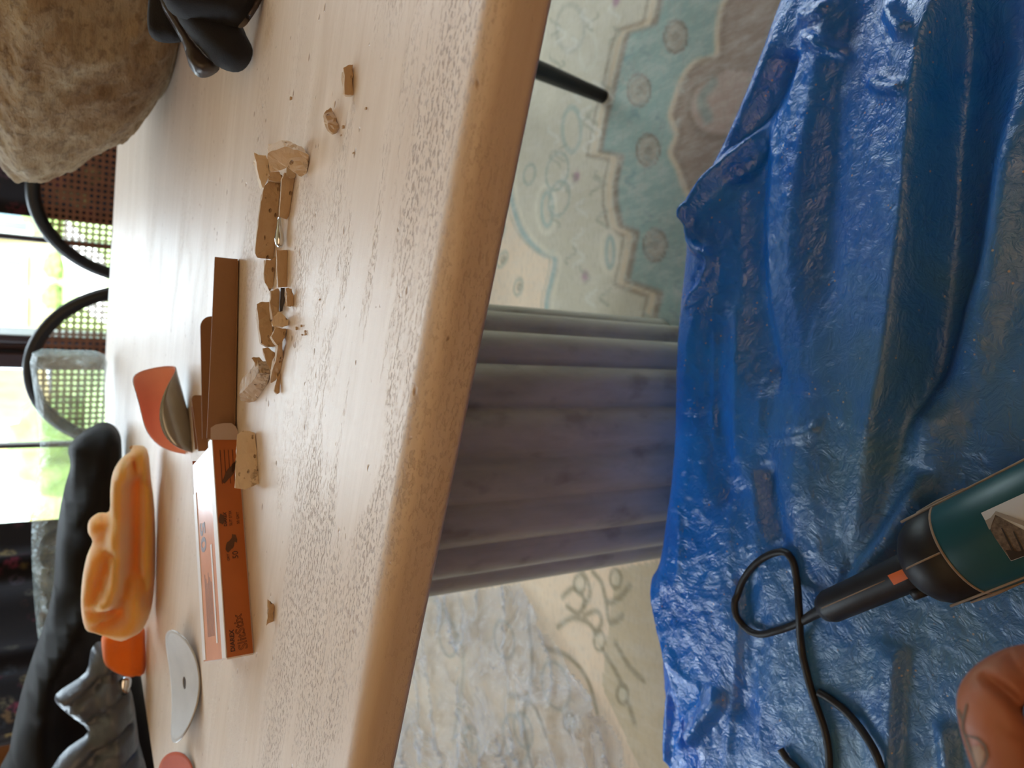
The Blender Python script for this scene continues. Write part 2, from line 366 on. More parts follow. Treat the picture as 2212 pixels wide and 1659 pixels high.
def text(body, size, mat, parent, M4, name='lettering', thick=.0002, bold=0.0, outline=False, sx=1.0):
    cu = bpy.data.curves.new(name, 'FONT'); cu.body = body; cu.size = size; cu.extrude = thick/2; cu.offset = bold; cu.resolution_u = 3
    if outline: cu.fill_mode = 'NONE'; cu.bevel_depth = size*.014; cu.extrude = 0; cu.bevel_resolution = 0
    tmp = bpy.data.objects.new(name, cu); C.objects.link(tmp); dg = bpy.context.evaluated_depsgraph_get(); dg.update()
    me = bpy.data.meshes.new_from_object(tmp.evaluated_get(dg)); bpy.data.objects.remove(tmp)
    me.transform(Matrix.Diagonal((sx, 1, 1, 1))); me.transform(M4)
    return link(name, me, mat, parent)
# ================================================================ the room
FR = (Vector((0, 0, 0)), E1, E2, Vector((0, 0, 1)))
def struct(name, vf, mat, smooth=False, parent=None):
    o = obj(name, vf, mat, parent, smooth)
    if not parent: o['kind'] = 'structure'
    return o
def wallx(y_, x=50):                                   # room-frame e1 where a pixel ray meets the window wall
    p = VP(x, y_, RM(0, WALLY), E2); return p.dot(E1)
WL, WR = wallx(1095), wallx(452)
XL, XR, YB, ZT = -2.3, 2.9, -2.4, 2.65
SILL, HEAD = .52, 2.38
struct('floor', box((XL, YB, -.1), (XR, WALLY, 0), FR), 'floor')
struct('ceiling', box((XL, YB, ZT), (XR, WALLY, ZT+.1), FR), 'ceil')
L0, L1 = .7, 1.9
struct('wall_left', join([box((XL-.1, YB, 0), (XL, L0, ZT), FR), box((XL-.1, L1, 0), (XL, WALLY, ZT), FR), box((XL-.1, L0, 0), (XL, L1, .8), FR), box((XL-.1, L0, 2.3), (XL, L1, ZT), FR)]), 'wall')
w2_ = tag(bpy.data.objects.new('unseen_window', None), kind='structure'); C.objects.link(w2_)  # unseen window, added to brighten the room from the left
for a_, b_, z0, z1 in ((L0, L0+.06, .8, 2.3), (L1-.06, L1, .8, 2.3), (L0, L1, .8, .86), (L0, L1, 2.24, 2.3), ((L0+L1)/2-.03, (L0+L1)/2+.03, .8, 2.3)): obj('frame_bar', box((XL-.07, a_, z0), (XL-.02, b_, z1), FR), 'dark_frame', w2_)
obj('window_pane', box((XL-.05, L0+.06, .86), (XL-.046, L1-.06, 2.24), FR), 'glass', w2_)
pl2 = bpy.data.lights.new('daylight_portal', 'AREA'); pl2.shape = 'RECTANGLE'; pl2.size = L1-L0; pl2.size_y = 1.5; pl2.cycles.is_portal = True
po2 = bpy.data.objects.new('daylight_portal', pl2); C.objects.link(po2); mq = Matrix((E2, Vector((0, 0, 1)), -E1)).transposed().to_4x4(); mq.translation = RM(XL-.12, (L0+L1)/2, 1.55); mq = mq; po2.matrix_world = mq
struct('wall_right', box((XR, YB, 0), (XR+.1, WALLY, ZT), FR), 'wall')
D0, D1 = WR+.80, XR-.12
d1_ = tag(bpy.data.objects.new('unseen_door', None), kind='structure'); C.objects.link(d1_)  # unseen glazed door, added so daylight reaches the tarp from the far right
for a_, b_, z0, z1 in ((D0, D0+.07, .04, 2.2), (D1-.07, D1, .04, 2.2), (D0, D1, .04, .14), (D0, D1, 2.12, 2.2), ((D0+D1)/2-.05, (D0+D1)/2+.05, .04, 2.2)): obj('unseen_door_stile', box((a_, WALLY+.03, z0), (b_, WALLY+.08, z1), FR), 'dark_frame', d1_)
obj('unseen_door_pane', box((D0+.07, WALLY+.05, .14), (D1-.07, WALLY+.054, 2.12), FR), 'glass', d1_)
pl3 = bpy.data.lights.new('daylight_portal', 'AREA'); pl3.shape = 'RECTANGLE'; pl3.size = D1-D0; pl3.size_y = 2.2; pl3.cycles.is_portal = True
po3 = bpy.data.objects.new('daylight_portal', pl3); C.objects.link(po3); mq = Matrix((-E1, Vector((0, 0, 1)), E2)).transposed().to_4x4(); mq.translation = RM((D0+D1)/2, WALLY+.2, 1.12); po3.matrix_world = mq
struct('wall_back', box((XL-.1, YB-.1, 0), (XR+.1, YB, ZT), FR), 'wall')
W0 = WL-.25; W1 = WR+.12
struct('wall_window', join([box((XL, WALLY, 0), (W0, WALLY+.18, ZT), FR), box((W1, WALLY, 0), (D0, WALLY+.18, ZT), FR), box((D1, WALLY, 0), (XR, WALLY+.18, ZT), FR), box((D0, WALLY, 0), (D1, WALLY+.18, .04), FR), box((D0, WALLY, 2.2), (D1, WALLY+.18, ZT), FR),
       box((W0, WALLY, 0), (W1, WALLY+.18, SILL), FR), box((W0, WALLY, HEAD), (W1, WALLY+.18, ZT), FR)]), 'wall')
win = tag(bpy.data.objects.new('window_1', None), kind='structure'); C.objects.link(win)
y0, y1 = WALLY+.03, WALLY+.09
def bar(name, a, b, z0, z1, d0=y0, d1=y1): bevel(obj(name, box((a, d0, z0), (b, d1, z1), FR), 'dark_frame', win), .006)
bar('frame_rail', W0, W1, SILL, SILL+.06); bar('frame_rail', W0, W1, HEAD-.06, HEAD)
bar('frame_stile', W0, W0+.06, SILL, HEAD); bar('frame_stile', W1-.06, W1, SILL, HEAD)
ma, mb = wallx(797), wallx(726)
bar('frame_post', ma, ma+(mb-ma)*.48, SILL, HEAD, y0-.03, y1+.01)
bar('casement_stile', ma+(mb-ma)*.50, ma+(mb-ma)*.72, SILL, HEAD, y0-.012, y1)
bar('casement_stile', ma+(mb-ma)*.74, mb, SILL, HEAD, y0-.022, y1)
for yy in (978, 522): g = wallx(yy); bar('glazing_bar', g-.008, g+.008, SILL+.06, HEAD-.06, y0+.015, y0+.04)
for za in (1.15, 1.75):
    bar('glazing_bar', W0+.06, ma, za, za+.018, y0+.015, y0+.04); bar('glazing_bar', mb, W1-.06, za, za+.018, y0+.015, y0+.04)
obj('window_pane', box((W0+.06, y0+.026, SILL+.06), (ma, y0+.030, HEAD-.06), FR), 'glass', win)
obj('window_pane', box((mb, y0+.026, SILL+.06), (W1-.06, y0+.030, HEAD-.06), FR), 'glass', win)
bevel(obj('window_sill', box((W0-.03, WALLY-.08, SILL-.03), (W1+.03, WALLY+.02, SILL), FR), 'dark_frame', win), .005)
pl = bpy.data.lights.new('daylight_portal', 'AREA'); pl.shape = 'RECTANGLE'; pl.size = W1-W0; pl.size_y = HEAD-SILL; pl.cycles.is_portal = True
po = bpy.data.objects.new('daylight_portal', pl); C.objects.link(po); po.location = RM((W0+W1)/2, WALLY+.2, (SILL+HEAD)/2)
po.rotation_euler = (-E2).to_track_quat('-Z', 'Z').to_euler()
mp = Matrix((E1, Vector((0, 0, 1)), E1.cross(Vector((0, 0, 1))))).transposed().to_4x4()   # -Z of the lamp = -(E1 x up) = E2
mp = Matrix((-E1, Vector((0, 0, 1)), E2)).transposed().to_4x4(); mp.translation = po.location; po.matrix_world = mp
def curtain(name, a, b, dep, label, waves):
    n = 90; f_, k_ = [], []
    for z in np.linspace(.02, 2.5, 18):
        f_.append([RM(a+(b-a)*i/n, dep+.022*math.sin(waves*2*math.pi*i/n+1.3*math.sin(i*.17))+.006*math.sin(z*3+i*.4), z) for i in range(n+1)]+
                  [RM(a+(b-a)*i/n, dep+.004+.022*math.sin(waves*2*math.pi*i/n+1.3*math.sin(i*.17))+.006*math.sin(z*3+i*.4), z) for i in range(n, -1, -1)])
    return tag(obj(name, loft(f_), 'curtain', None, True), label, 'curtain')
curtain('curtain', XL+.2, WL, WALLY-.11, 'dark floral curtain left of the window, behind the black jacket', 5)
curtain('curtain', WR, WR+.75, WALLY-.11, 'dark floral curtain right of the window, beside the stone vessel', 3)
# ================================================================ outdoors
GZ = -.42
tag(obj('lawn', box((-60, 4, GZ-.2), (60, 24.5, GZ), FR), 'lawn'), kind='structure')
def outp(x, y, z=GZ): return P(x, y, z)
pa = [(112, 455), (100, 520), (150, 610), (196, 650), (240, 640), (235, 560), (170, 470)]
pts = [outp(*q) for q in [(128, 500), (134, 545), (150, 600), (200, 680), (230, 700), (230, 560), (170, 500), (146, 476)]]
tag(obj('garden_path', ([p+Vector((0, 0, .03)) for p in pts]+[p-Vector((0, 0, .05)) for p in pts], [tuple(range(8)), tuple(range(15, 7, -1))]+[(i, (i+1) % 8, 8+(i+1) % 8, 8+i) for i in range(8)]), 'path'), 'pale paved path crossing the lawn outside the window', 'path')
tag(obj('side_path', box((-9, 4.2, GZ), (-3.2, 9.0, GZ+.04), FR), 'path'), 'pale paving below the left window panes outside', 'path')
def house(name, a, b, dep, mat, label, wins, hh=7):
    e = empty(name, RM((a+b)/2, dep, GZ), None, label, 'building'); L = e.location
    loc = lambda vf: ([p-L for p in vf[0]], vf[1])
    obj('wall', loc(box((a, dep, GZ), (b, dep+6, hh), FR)), mat, e)
    ra = [RM(a, dep-.4, hh), RM(b, dep-.4, hh), RM(b, dep+6.4, hh), RM(a, dep+6.4, hh), RM(a, dep+3, hh+1.0), RM(b, dep+3, hh+1.0)]
    obj('roof', loc((ra, [(0, 1, 5, 4), (2, 3, 4, 5), (0, 4, 3), (1, 2, 5), (0, 3, 2, 1)])), 'asphalt', e)
    for (wx0, wx1, z0, z1) in wins:
        f = obj('window', loc(join([box((wx0-.12, dep-.1, z0-.12), (wx1+.12, dep-.002, z0), FR), box((wx0-.12, dep-.1, z1), (wx1+.12, dep-.002, z1+.12), FR),
             box((wx0-.12, dep-.1, z0), (wx0, dep-.002, z1), FR), box((wx1, dep-.1, z0), (wx1+.12, dep-.002, z1), FR), box(((wx0+wx1)/2-.03, dep-.08, z0), ((wx0+wx1)/2+.03, dep-.002, z1), FR), box((wx0, dep-.08, (z0+z1)/2-.03), (wx1, dep-.002, (z0+z1)/2+.03), FR)])), 'white_paint', e)
        obj('pane', loc(box((wx0, dep-.05, z0), (wx1, dep-.03, z1), FR)), 'pane_dark', f)
    return e
def hx(x, y, dep): q = VP(x, y, RM(0, dep), E2); return q.dot(E1), q.z
DB = 24
def pw(ya, yb, x): a_, z_ = hx(x, ya, DB); b_, _ = hx(x, yb, DB); return (min(a_, b_), max(a_, b_), z_, z_+1.5)
xa, _ = hx(40, 705, DB); xb, _ = hx(40, 545, DB)
house('stone_house', hx(40, 786, DB)[0], hx(40, 540, DB)[0], DB, 'brick', 'tan stone house with white sash windows across the garden', [pw(608, 562, 45), pw(694, 652, 45)], 2.4)
house('white_house', hx(40, 533, DB)[0]+.4, hx(40, 380, DB)[0]+3, DB+1, 'white_paint', 'white rendered house right of the tan stone house', [(hx(50, 512, DB)[0], hx(50, 470, DB)[0], hx(62, 500, DB)[1], 1.9)], 2.6)
house('yellow_house', hx(40, 1180, DB)[0], hx(40, 800, DB)[0]-1.0, DB-3, 'brick', 'pale yellow stone house seen through the left panes', [pw(856, 832, 45), pw(1045, 1015, 45)], 2.4)
def blob(name, cen, rad, mat, label, cat, seed, group=None, parent=None, amp=.25, sub=4):
    bm = bmesh.new(); bmesh.ops.create_icosphere(bm, subdivisions=sub, radius=1)
    for v in bm.verts:
        p = v.co.copy(); k = 1+amp*noise.fractal(p*2.5+Vector((seed, 0, 0)), 1, 2, 4); v.co = Vector((p.x*rad[0]*k, p.y*rad[1]*k, p.z*rad[2]*k))
    me = bpy.data.meshes.new(name); bm.to_mesh(me); bm.free(); me.polygons.foreach_set('use_smooth', [True]*len(me.polygons))
    o = link(name, me, mat, parent); o.location = cen
    return tag(o, label, cat, group)
for i, (yy, xx, rr, lb) in enumerate([(706, 96, .3, 'green shrub in front of the tan stone house, nearest the window post'), (640, 92, .3, 'green shrub between the white sash windows of the tan stone house'), (572, 88, .3, 'green shrub at the right end of the tan stone house'), (455, 84, .6, 'green shrub in front of the white house')]):
    a_, _ = hx(xx, yy, DB-2.5); q = RM(a_, DB-2.5, GZ+rr*.5); blob('garden_shrub', q, (rr, rr*.8, rr*.9), 'hedge', lb, 'shrub', i*3.1)
a_, _ = hx(90, 960, 15); blob('garden_shrub', RM(a_, 15, GZ+.3), (.9, .8, .8), 'hedge', 'dark green shrub outside the left panes beside the thin glazing bar', 'shrub', 11)
# ================================================================ rug
def grid_floor():
    xs = np.arange(-1.15, 1.35, .005); ys = np.arange(.60, 1.95, .005); gx, gy = np.meshgrid(xs, ys); return xs, ys, gx, gy
xs, ys, gx, gy = grid_floor()
fl = lambda pts: [(P(x, y, .008).x, P(x, y, .008).y) for x, y in pts]
col = np.zeros(gx.shape+(3,)); cs = lambda *c: np.array(srgb(*c)[:3])
A, B = cs(220, 196, 166), cs(190, 180, 156); TEAL = cs(138, 156, 144); BR = cs(132, 114, 96); TAN = cs(196, 176, 146); GR = cs(128, 142, 130)
nzg = vnoise(gx, gy, 9)*.6+vnoise(gx, gy, 31)*.4
col[:] = A
def fill(poly, c, al=1.0):
    mk = inside(gx, gy, fl(poly))[..., None]*al; col[:] = col*(1-mk)+c*mk
def line(pts, c, w_, al=1.0, sm=4, off=0):
    q = [tuple(p[:2]) for p in smoothpath([Vector((a_, b_, 0)) for a_, b_ in fl(pts)], sm)] if sm > 1 else fl(pts)
    d, s, _ = segdist(gx, gy, q); k = (np.clip(1.4-np.abs(d-off)/w_, 0, 1)*al)[..., None]; col[:] = col*(1-k)+c*k
L2 = [(1169, -60), (1169, 0), (1162, 84), (1130, 150), (1108, 220), (1114, 287), (1104, 350), (1101, 405), (1112, 460), (1131, 506), (1169, 544), (1198, 557), (1190, 610), (1181, 650), (1175, 760), (1160, 900)]
L1 = [(1430, -60), (1426, 0), (1416, 46), (1359, 63), (1346, 105), (1325, 198), (1312, 245), (1295, 333), (1342, 342), (1330, 395), (1330, 440), (1342, 494), (1375, 506), (1354, 612), (1426, 637), (1416, 675), (1410, 800), (1440, 900)]
fill(L2+[(1700, 950), (1900, 700), (1900, -60)], B)
fill(L1+[(1700, 950), (1900, 700), (1900, -60)], TEAL)
L3 = [(1700, -40), (1600, -30), (1560, 10), (1548, 70), (1545, 122), (1500, 135), (1472, 170), (1455, 220), (1447, 250), (1460, 290), (1447, 329), (1462, 360), (1476, 400), (1500, 440), (1560, 480), (1700, 520)]
fill(L3+[(1900, 500), (1900, -40)], cs(150, 130, 112))
line(L3, TAN, .006, .8); line([(x+14, y) for x, y in L3], BR, .005, .7)
fill([(1560, 150), (1500, 190), (1490, 250), (1520, 290), (1600, 300), (1700, 240), (1680, 160)], cs(176, 152, 134), .8)
line([(1560, 150), (1500, 190), (1490, 250), (1520, 290), (1600, 300)], BR, .006, .8)
line([(1540, 180), (1515, 215), (1530, 255)], GR, .01, .8)
line(L1, BR, .0085, .85, 1); line([(x-14, y+2) for x, y in L1], TAN, .006, .95, 1); line([(x-27, y+3) for x, y in L1], cs(146, 130, 108), .0045, .8, 1)
line(L2, cs(146, 164, 156), .008, .9); line([(x+13, y) for x, y in L2], cs(206, 196, 170), .006, .8)
line([(x-11, y) for x, y in L2], cs(170, 164, 142), .003, .7)
for (x, y) in [(1460, 80), (1380, 195), (1400, 325), (1415, 530), (1300, 900), (1500, 700)]:
    for k in range(8):
        a1 = k*math.pi/4; q = (x+15*math.cos(a1), y+22*math.sin(a1)); d = np.hypot(gx-fl([q])[0][0], gy-fl([q])[0][1])
        kk = (np.clip(1.5-d/.0085, 0, 1)*.75)[..., None]; col[:] = col*(1-kk)+cs(160, 142, 122)*kk
    line([(x+25*math.cos(t), y+34*math.sin(t)) for t in np.linspace(0, 6.3, 14)], cs(120, 104, 88), .0028, .8); line([(x+5*math.cos(t), y+6*math.sin(t)) for t in np.linspace(0, 6.3, 6)], BR, .004, .8)
def ell(x, y, a_, b_, c, w_=.005, al=.8, r=0): line([(x+a_*math.cos(t)*math.cos(r)-b_*math.sin(t)*math.sin(r), y+a_*math.cos(t)*math.sin(r)+b_*math.sin(t)*math.cos(r)) for t in np.linspace(0, 6.3, 16)], c, w_, al)
ell(1180, 452, 22, 52, cs(208, 200, 176)); ell(1182, 452, 12, 36, cs(148, 164, 152), .005, .8); ell(1316, 545, 18, 46, cs(202, 192, 168)); ell(1318, 545, 8, 32, cs(140, 156, 148))
ell(1235, 280, 20, 48, cs(140, 156, 146), .006, .6); ell(1270, 110, 18, 42, cs(196, 190, 168)); ell(1232, 60, 30, 50, cs(150, 146, 130), .006, .5)
for i, (x, y) in enumerate([(1245, 382), (1264, 597), (1331, 2), (905, 1350)]):
    d = np.hypot((gx-fl([(x, y)])[0][0]), (gy-fl([(x, y)])[0][1])); kk = (np.clip(1.6-d/.009, 0, 1)*.8)[..., None]; col[:] = col*(1-kk)+cs(146, 92, 116)*kk
for (x, y, r) in [(1130, 60, 0), (1080, 500, .3), (1085, 560, .5), (1120, 620, .2), (1060, 350, 0), (1145, 40, .4), (1050, 480, .6), (1090, 440, .2)]:
    ell(x, y, 9, 18, cs(150, 154, 134), .004, .75, r); ell(x+2, y, 3, 7, cs(130, 124, 104), .004, .8, r)
for i in range(36):                                   # soft scroll work between the outlines
    x, y = random.uniform(1190, 1330), random.uniform(-20, 660); q = [(x+12*math.sin(t*1.3+i), y+t*9) for t in np.linspace(0, 4, 6)]; line(q, cs(146, 142, 122) if i % 2 else cs(204, 200, 184), .0035, .6)
for i in range(30):
    x, y = random.uniform(1350, 1480), random.uniform(60, 760); q = [(x+10*math.sin(t*1.5+i), y+t*8) for t in np.linspace(0, 4, 6)]; line(q, cs(170, 168, 152) if i % 2 else cs(110, 130, 126), .0035, .45)
# left part: tan ground with olive vine scrolls
OL = cs(128, 118, 92)
fill([(1330, 1230), (1420, 1210), (1560, 1500), (1500, 1700), (1400, 1700), (1300, 1480)], cs(172, 158, 126), .7)
for q in [[(1215, 1290), (1240, 1270), (1262, 1295), (1250, 1325), (1225, 1310)], [(1280, 1235), (1300, 1260), (1312, 1300), (1340, 1290), (1360, 1265)], [(1310, 1300), (1318, 1345), (1345, 1330)],
          [(1205, 1355), (1235, 1335), (1270, 1345), (1290, 1370)], [(1262, 1330), (1290, 1320), (1300, 1345), (1285, 1368)], [(1330, 1390), (1360, 1440), (1390, 1470)], [(1300, 1400), (1340, 1470), (1370, 1560)],
          [(1232, 1215), (1262, 1240), (1275, 1280), (1262, 1310)], [(1180, 1400), (1230, 1420), (1270, 1470), (1290, 1540)], [(1100, 1500), (1150, 1520), (1180, 1590)], [(1140, 1330), (1150, 1450), (1130, 1560), (1150, 1659)]]: line(q, OL, .006, .75)
for (x, y) in [(1252, 1262), (1295, 1385), (1330, 1250), (1345, 1500), (1230, 1560)]: ell(x, y, 12, 20, OL, .004, .8); ell(x, y, 5, 9, cs(196, 186, 160), .004, .8)
line([(875, 1300), (930, 1290), (1000, 1400), (980, 1600)], cs(150, 150, 130), .008, .5)
for i in range(60):                                   # border scrolls further away, under the table
    x, y = random.uniform(-1.1, 1.7), random.uniform(1.15, 2.05); rr = random.uniform(.02, .05); d = np.abs(np.hypot(gx-x, gy-y)-rr); kk = (np.clip(1.4-d/.004, 0, 1)*.6)[..., None]; col[:] = col*(1-kk)+GR*kk
col *= (.90+.2*nzg)[..., None]
ny, nx = gx.shape
def gridmesh(name, X_, Y_, Z_, colr, mat, smooth=True, base=None):
    ny, nx = X_.shape; v = np.stack([X_, Y_, Z_], -1).reshape(-1, 3); i = np.arange(ny*nx).reshape(ny, nx)
    f = np.stack([i[:-1, :-1], i[:-1, 1:], i[1:, 1:], i[1:, :-1]], -1).reshape(-1, 4)
    me = bpy.data.meshes.new(name); me.vertices.add(len(v)); me.vertices.foreach_set('co', v.ravel().astype(np.float32))
    me.loops.add(f.size); me.loops.foreach_set('vertex_index', f.ravel().astype(np.int32)); me.polygons.add(len(f))
    me.polygons.foreach_set('loop_start', np.arange(0, f.size, 4, dtype=np.int32)); me.update(calc_edges=True); me.validate()
    if smooth: me.polygons.foreach_set('use_smooth', np.ones(len(f), bool))
    if colr is not None:
        ca = me.color_attributes.new('Col', 'FLOAT_COLOR', 'POINT'); cc = np.ones((ny*nx, 4), np.float32); cc[:, :3] = colr.reshape(-1, 3); ca.data.foreach_set('color', cc.ravel())
    return link(name, me, mat)
ZR = np.full(gx.shape, .008); ZR[0, :] = ZR[-1, :] = 0.0005; ZR[:, 0] = ZR[:, -1] = .0005
rug = tag(gridmesh('rug', gx, gy, ZR, col, 'rug', False), 'faded cream and teal patterned rug under the table', 'rug')
# clear plastic sheet on the rug
sh = [(868, 1290), (940, 1282), (1040, 1268), (1128, 1256), (1180, 1340), (1235, 1430), (1290, 1510), (1345, 1600), (1420, 1740), (780, 1740), (838, 1560), (850, 1420)]
so2 = np.array([tuple(P(x, y, .012)[:2]) for x, y in sh]); sx = np.arange(so2[:, 0].min()-.05, so2[:, 0].max(), .006); sy = np.arange(so2[:, 1].min(), so2[:, 1].max()+.05, .006)
bx, by = np.meshgrid(sx, sy); ins = inside(bx, by, so2)
hz = .0125+.010*np.abs(vnoise(bx+by*.6, by-bx*.5, 9)-.5)*2+.022*(1-np.abs(vnoise(bx*.5+by, by*2-bx, 9)-.5)*2)**5+.012*(1-np.abs(vnoise(bx*.9-by*.2+7, by*.5+bx*.8, 16)-.5)*2)**6
iv = -np.ones(bx.shape, int); vv = []; 
for j, i in zip(*np.nonzero(ins)): iv[j, i] = len(vv); vv.append((bx[j, i], by[j, i], hz[j, i]))
ff = [(iv[j, i], iv[j, i+1], iv[j+1, i+1], iv[j+1, i]) for j in range(bx.shape[0]-1) for i in range(bx.shape[1]-1) if min(iv[j, i], iv[j, i+1], iv[j+1, i+1], iv[j+1, i]) >= 0]
tag(obj('plastic_sheet', (vv, ff), 'film', None, True), 'crumpled clear plastic sheet lying on the rug left of the pedestal', 'plastic sheet')
ta, tb = P(868, 1415, .016), P(838, 1528, .016); tdv = (tb-ta).normalized(); tn = Vector((-tdv.y, tdv.x, 0))*.009
tp = [ta+(tb-ta)*k/6+tn*sg+Vector((0, 0, .009+.002*math.sin(k*2))) for k in range(7) for sg in (-1, 1)]
tf = [(2*k, 2*k+1, 2*k+3, 2*k+2) for k in range(6)]
tape = tag(obj('masking_tape', join([(tp, tf), ([p-Vector((0, 0, .0006)) for p in tp], tf)]), 'tape_blue'), 'strip of blue masking tape on the edge of the clear plastic sheet', 'tape')
# ================================================================ table
ORG = P(868, 1310, T-.012); ORG = Vector((ORG.x, ORG.y, 0))
table = empty('dining_table', (0.9, .9, 0), None, 'pale travertine dining table with a rounded edge on a fluted grey pedestal', 'table')
TL = Vector(table.location)
Rz = Matrix.Rotation(AZ, 3, 'Z'); table.rotation_euler = (0, 0, AZ)
tl = lambda p: Rz.transposed() @ (Vector(p)-TL)          # world -> table frame
near0 = P(868, 1310, T-.012); near1 = P(1055, 350, T-.012); nd = (near1-near0).normalized()
fa, fb = P(251, 325, T), P(240, 518, T); fd = (fa-fb).normalized(); la, lb = P(300, 1450, T), P(330, 1659, T); ld = (la-lb).normalized()
def isect(p, d, q, e):
    k = ((q.x-p.x)*e.y-(q.y-p.y)*e.x)/(d.x*e.y-d.y*e.x); return p+d*k
cNL = isect(near0, nd, la, ld); cFL = isect(fa, fd, la, ld); cNR = near0+nd*2.75; cFR = fa+fd*1.75
for q in (cNL, cFL, cNR, cFR): q.z = 0
def roundpoly(pts, rs, n=10):
    out = []; L = len(pts)
    for i in range(L):
        p, a_, b_ = pts[i], pts[i-1], pts[(i+1) % L]; r = rs[i]; u1 = (a_-p).normalized(); u2 = (b_-p).normalized()
        A_, B_ = p+u1*r, p+u2*r
        for k in range(n+1): t = k/n; out.append(A_*(1-t)**2+p*2*t*(1-t)+B_*t*t)
    return out
outl = roundpoly([cNL, cNR, cFR, cFL], [.10, .12, .12, .16])
# thin vertical profile: outward offset, height
def offset(poly, d):
    L = len(poly); o_ = []
    for i in range(L):
        t = (poly[(i+1) % L]-poly[i-1]).normalized(); n_ = Vector((t.y, -t.x, 0)); o_.append(poly[i]+n_*d)
    return o_
TK, rt, rb = .030, .011, .006
prof = [(-rt+rt*math.sin(t), T-rt+rt*math.cos(t)) for t in np.linspace(0, math.pi/2, 8)]+[(-rb+rb*math.cos(t), T-TK+rb-rb*math.sin(t)) for t in np.linspace(0, math.pi/2, 6)]
print('NEARLOCAL', tl(near0).y, tl(near1).y)
rings = []
for d, z in prof:
    pl_ = offset(outl, d); rings.append([tl(Vector((p.x, p.y, z))) for p in pl_])
tt = obj('tabletop', loft(rings), 'trav', table, True)
for q in tt.data.polygons:
    if abs(q.normal.z) > .995: q.use_smooth = False
# fluted pedestal
ang0 = math.radians(-5.4); dist = .917; AX = Vector((math.sin(ang0)*dist, math.cos(ang0)*dist, 0)); RP = .2; NR = 20
pr = []
ph = math.atan2(-AX.y, -AX.x)-math.radians(4.4)
for i in range(NR):
    for k in range(9):
        t = k/9; a_ = ph+(i+t)*2*math.pi/NR; rr = RP*(1-.085+.085*abs(math.sin(math.pi*t))**.6); pr.append((rr*math.cos(a_), rr*math.sin(a_)))
zz = [0.009, .03]+list(np.linspace(.06, T-TK+.002, 10))
rg = [[tl(Vector((AX.x+x, AX.y+y, z))) for x, y in pr] for z in zz]
obj('pedestal', loft(rg), 'grey', table, True)
a2 = AX+nd*1.25
rg = [[tl(Vector((a2.x+x, a2.y+y, z))) for x, y in pr] for z in zz]
obj('pedestal', loft(rg), 'grey', table, True)
# ================================================================ chairs
def make_chair(label, group):
    e = empty('cane_chair', (0, 0, 0), None, label, 'chair', group); a_, b_, zc = .190, .215, .631
    hoop = [Vector((a_*math.sin(t), .05*((zc+b_*math.cos(t))-.45)*-1, zc+b_*math.cos(t))) for t in np.linspace(-math.pi*.86, math.pi*.86, 60)]
    obj('back_frame', tube(hoop, .0145, 12), 'black_metal', e, True)
    V_, F_ = [], []
    def strand(p, q, w_, off):
        d = (q-p); nrm = Vector((0, 1, 0)); sd = d.normalized().cross(nrm)*w_/2; n0 = len(V_)
        for c in (p-sd, p+sd, q+sd, q-sd): V_.append(c+Vector((0, off-.05*((c.z)-.45), 0)))
        F_.append((n0, n0+1, n0+2, n0+3))
    ai, bi = a_-.008, b_-.008; pit = .0135
    def clip(cx, cz, dx, dz, w_, off):
        A_ = (dx/ai)**2+(dz/bi)**2; B_ = 2*(cx*dx/ai**2+(cz)*dz/bi**2); C_ = (cx/ai)**2+(cz/bi)**2-1; D_ = B_*B_-4*A_*C_
        if D_ <= 0: return
        r = math.sqrt(D_); t0, t1 = (-B_-r)/(2*A_), (-B_+r)/(2*A_)
        if (t1-t0) < .01: return
        strand(Vector((cx+dx*t0, 0, zc+cz+dz*t0)), Vector((cx+dx*t1, 0, zc+cz+dz*t1)), w_, off)
    for k in range(-20, 21):
        clip(k*pit-.0014, 0, 0, 1, .0021, .0006); clip(k*pit+.0014, 0, 0, 1, .0021, .0006)
        clip(0, k*pit-.0014, 1, 0, .0021, -.0006); clip(0, k*pit+.0014, 1, 0, .0021, -.0006)
        clip((k+.5)*pit*2/2*1.0, 0, .7071, .7071, .0018, .0014) if k % 1 == 0 else 0
        clip((k+.5)*pit, 0, .7071, -.7071, .0018, -.0014)
    tag(obj('cane_weave', (V_, F_), 'cane', e), kind='stuff')
    seat = [Vector((.19*math.cos(t), -.235+.20*math.sin(t), .455)) for t in np.linspace(0, 2*math.pi, 41)[:-1]]
    obj('seat', loft([[p+Vector((0, 0, -.03)) for p in seat], [p+Vector((0, 0, -.004)) for p in seat], [Vector((p.x*.97, -.235+(p.y+.235)*.97, .455)) for p in seat], [Vector((p.x*.86, -.235+(p.y+.235)*.86, .455)) for p in seat], [Vector((p.x*.85, -.235+(p.y+.235)*.85, .450)) for p in seat]]), 'black_metal', e, True)
    for sx_, sy_ in ((-1, -1), (1, -1), (-1, 1), (1, 1)):
        top = Vector((sx_*.145, -.235+sy_*.145, .435)); ft = Vector((sx_*.185, -.235+sy_*.19, .0))
        obj('leg', tube([top, top.lerp(ft, .5), ft], [.022, .018, .012], 12), 'black_metal', e, True)
    return e
def copy_tree(o, parent=None):
    c = o.copy(); C.objects.link(c); c.parent = parent
    for ch in [k for k in bpy.data.objects if k.parent == o]: copy_tree(ch, c)
    return c
ch1 = make_chair('black bentwood chair with a cane back, beside the stone vessel', 'cane chairs along the far side of the table')
ch2 = copy_tree(ch1); ch2['label'] = 'black bentwood cane chair partly under clear plastic, in front of the window post'
ch3 = copy_tree(ch1); ch3['label'] = 'black chair whose slim leg shows on the rug under the table'
ch4 = copy_tree(ch1); ch4['label'] = 'black chair carrying the dark jackets at the left end of the table'
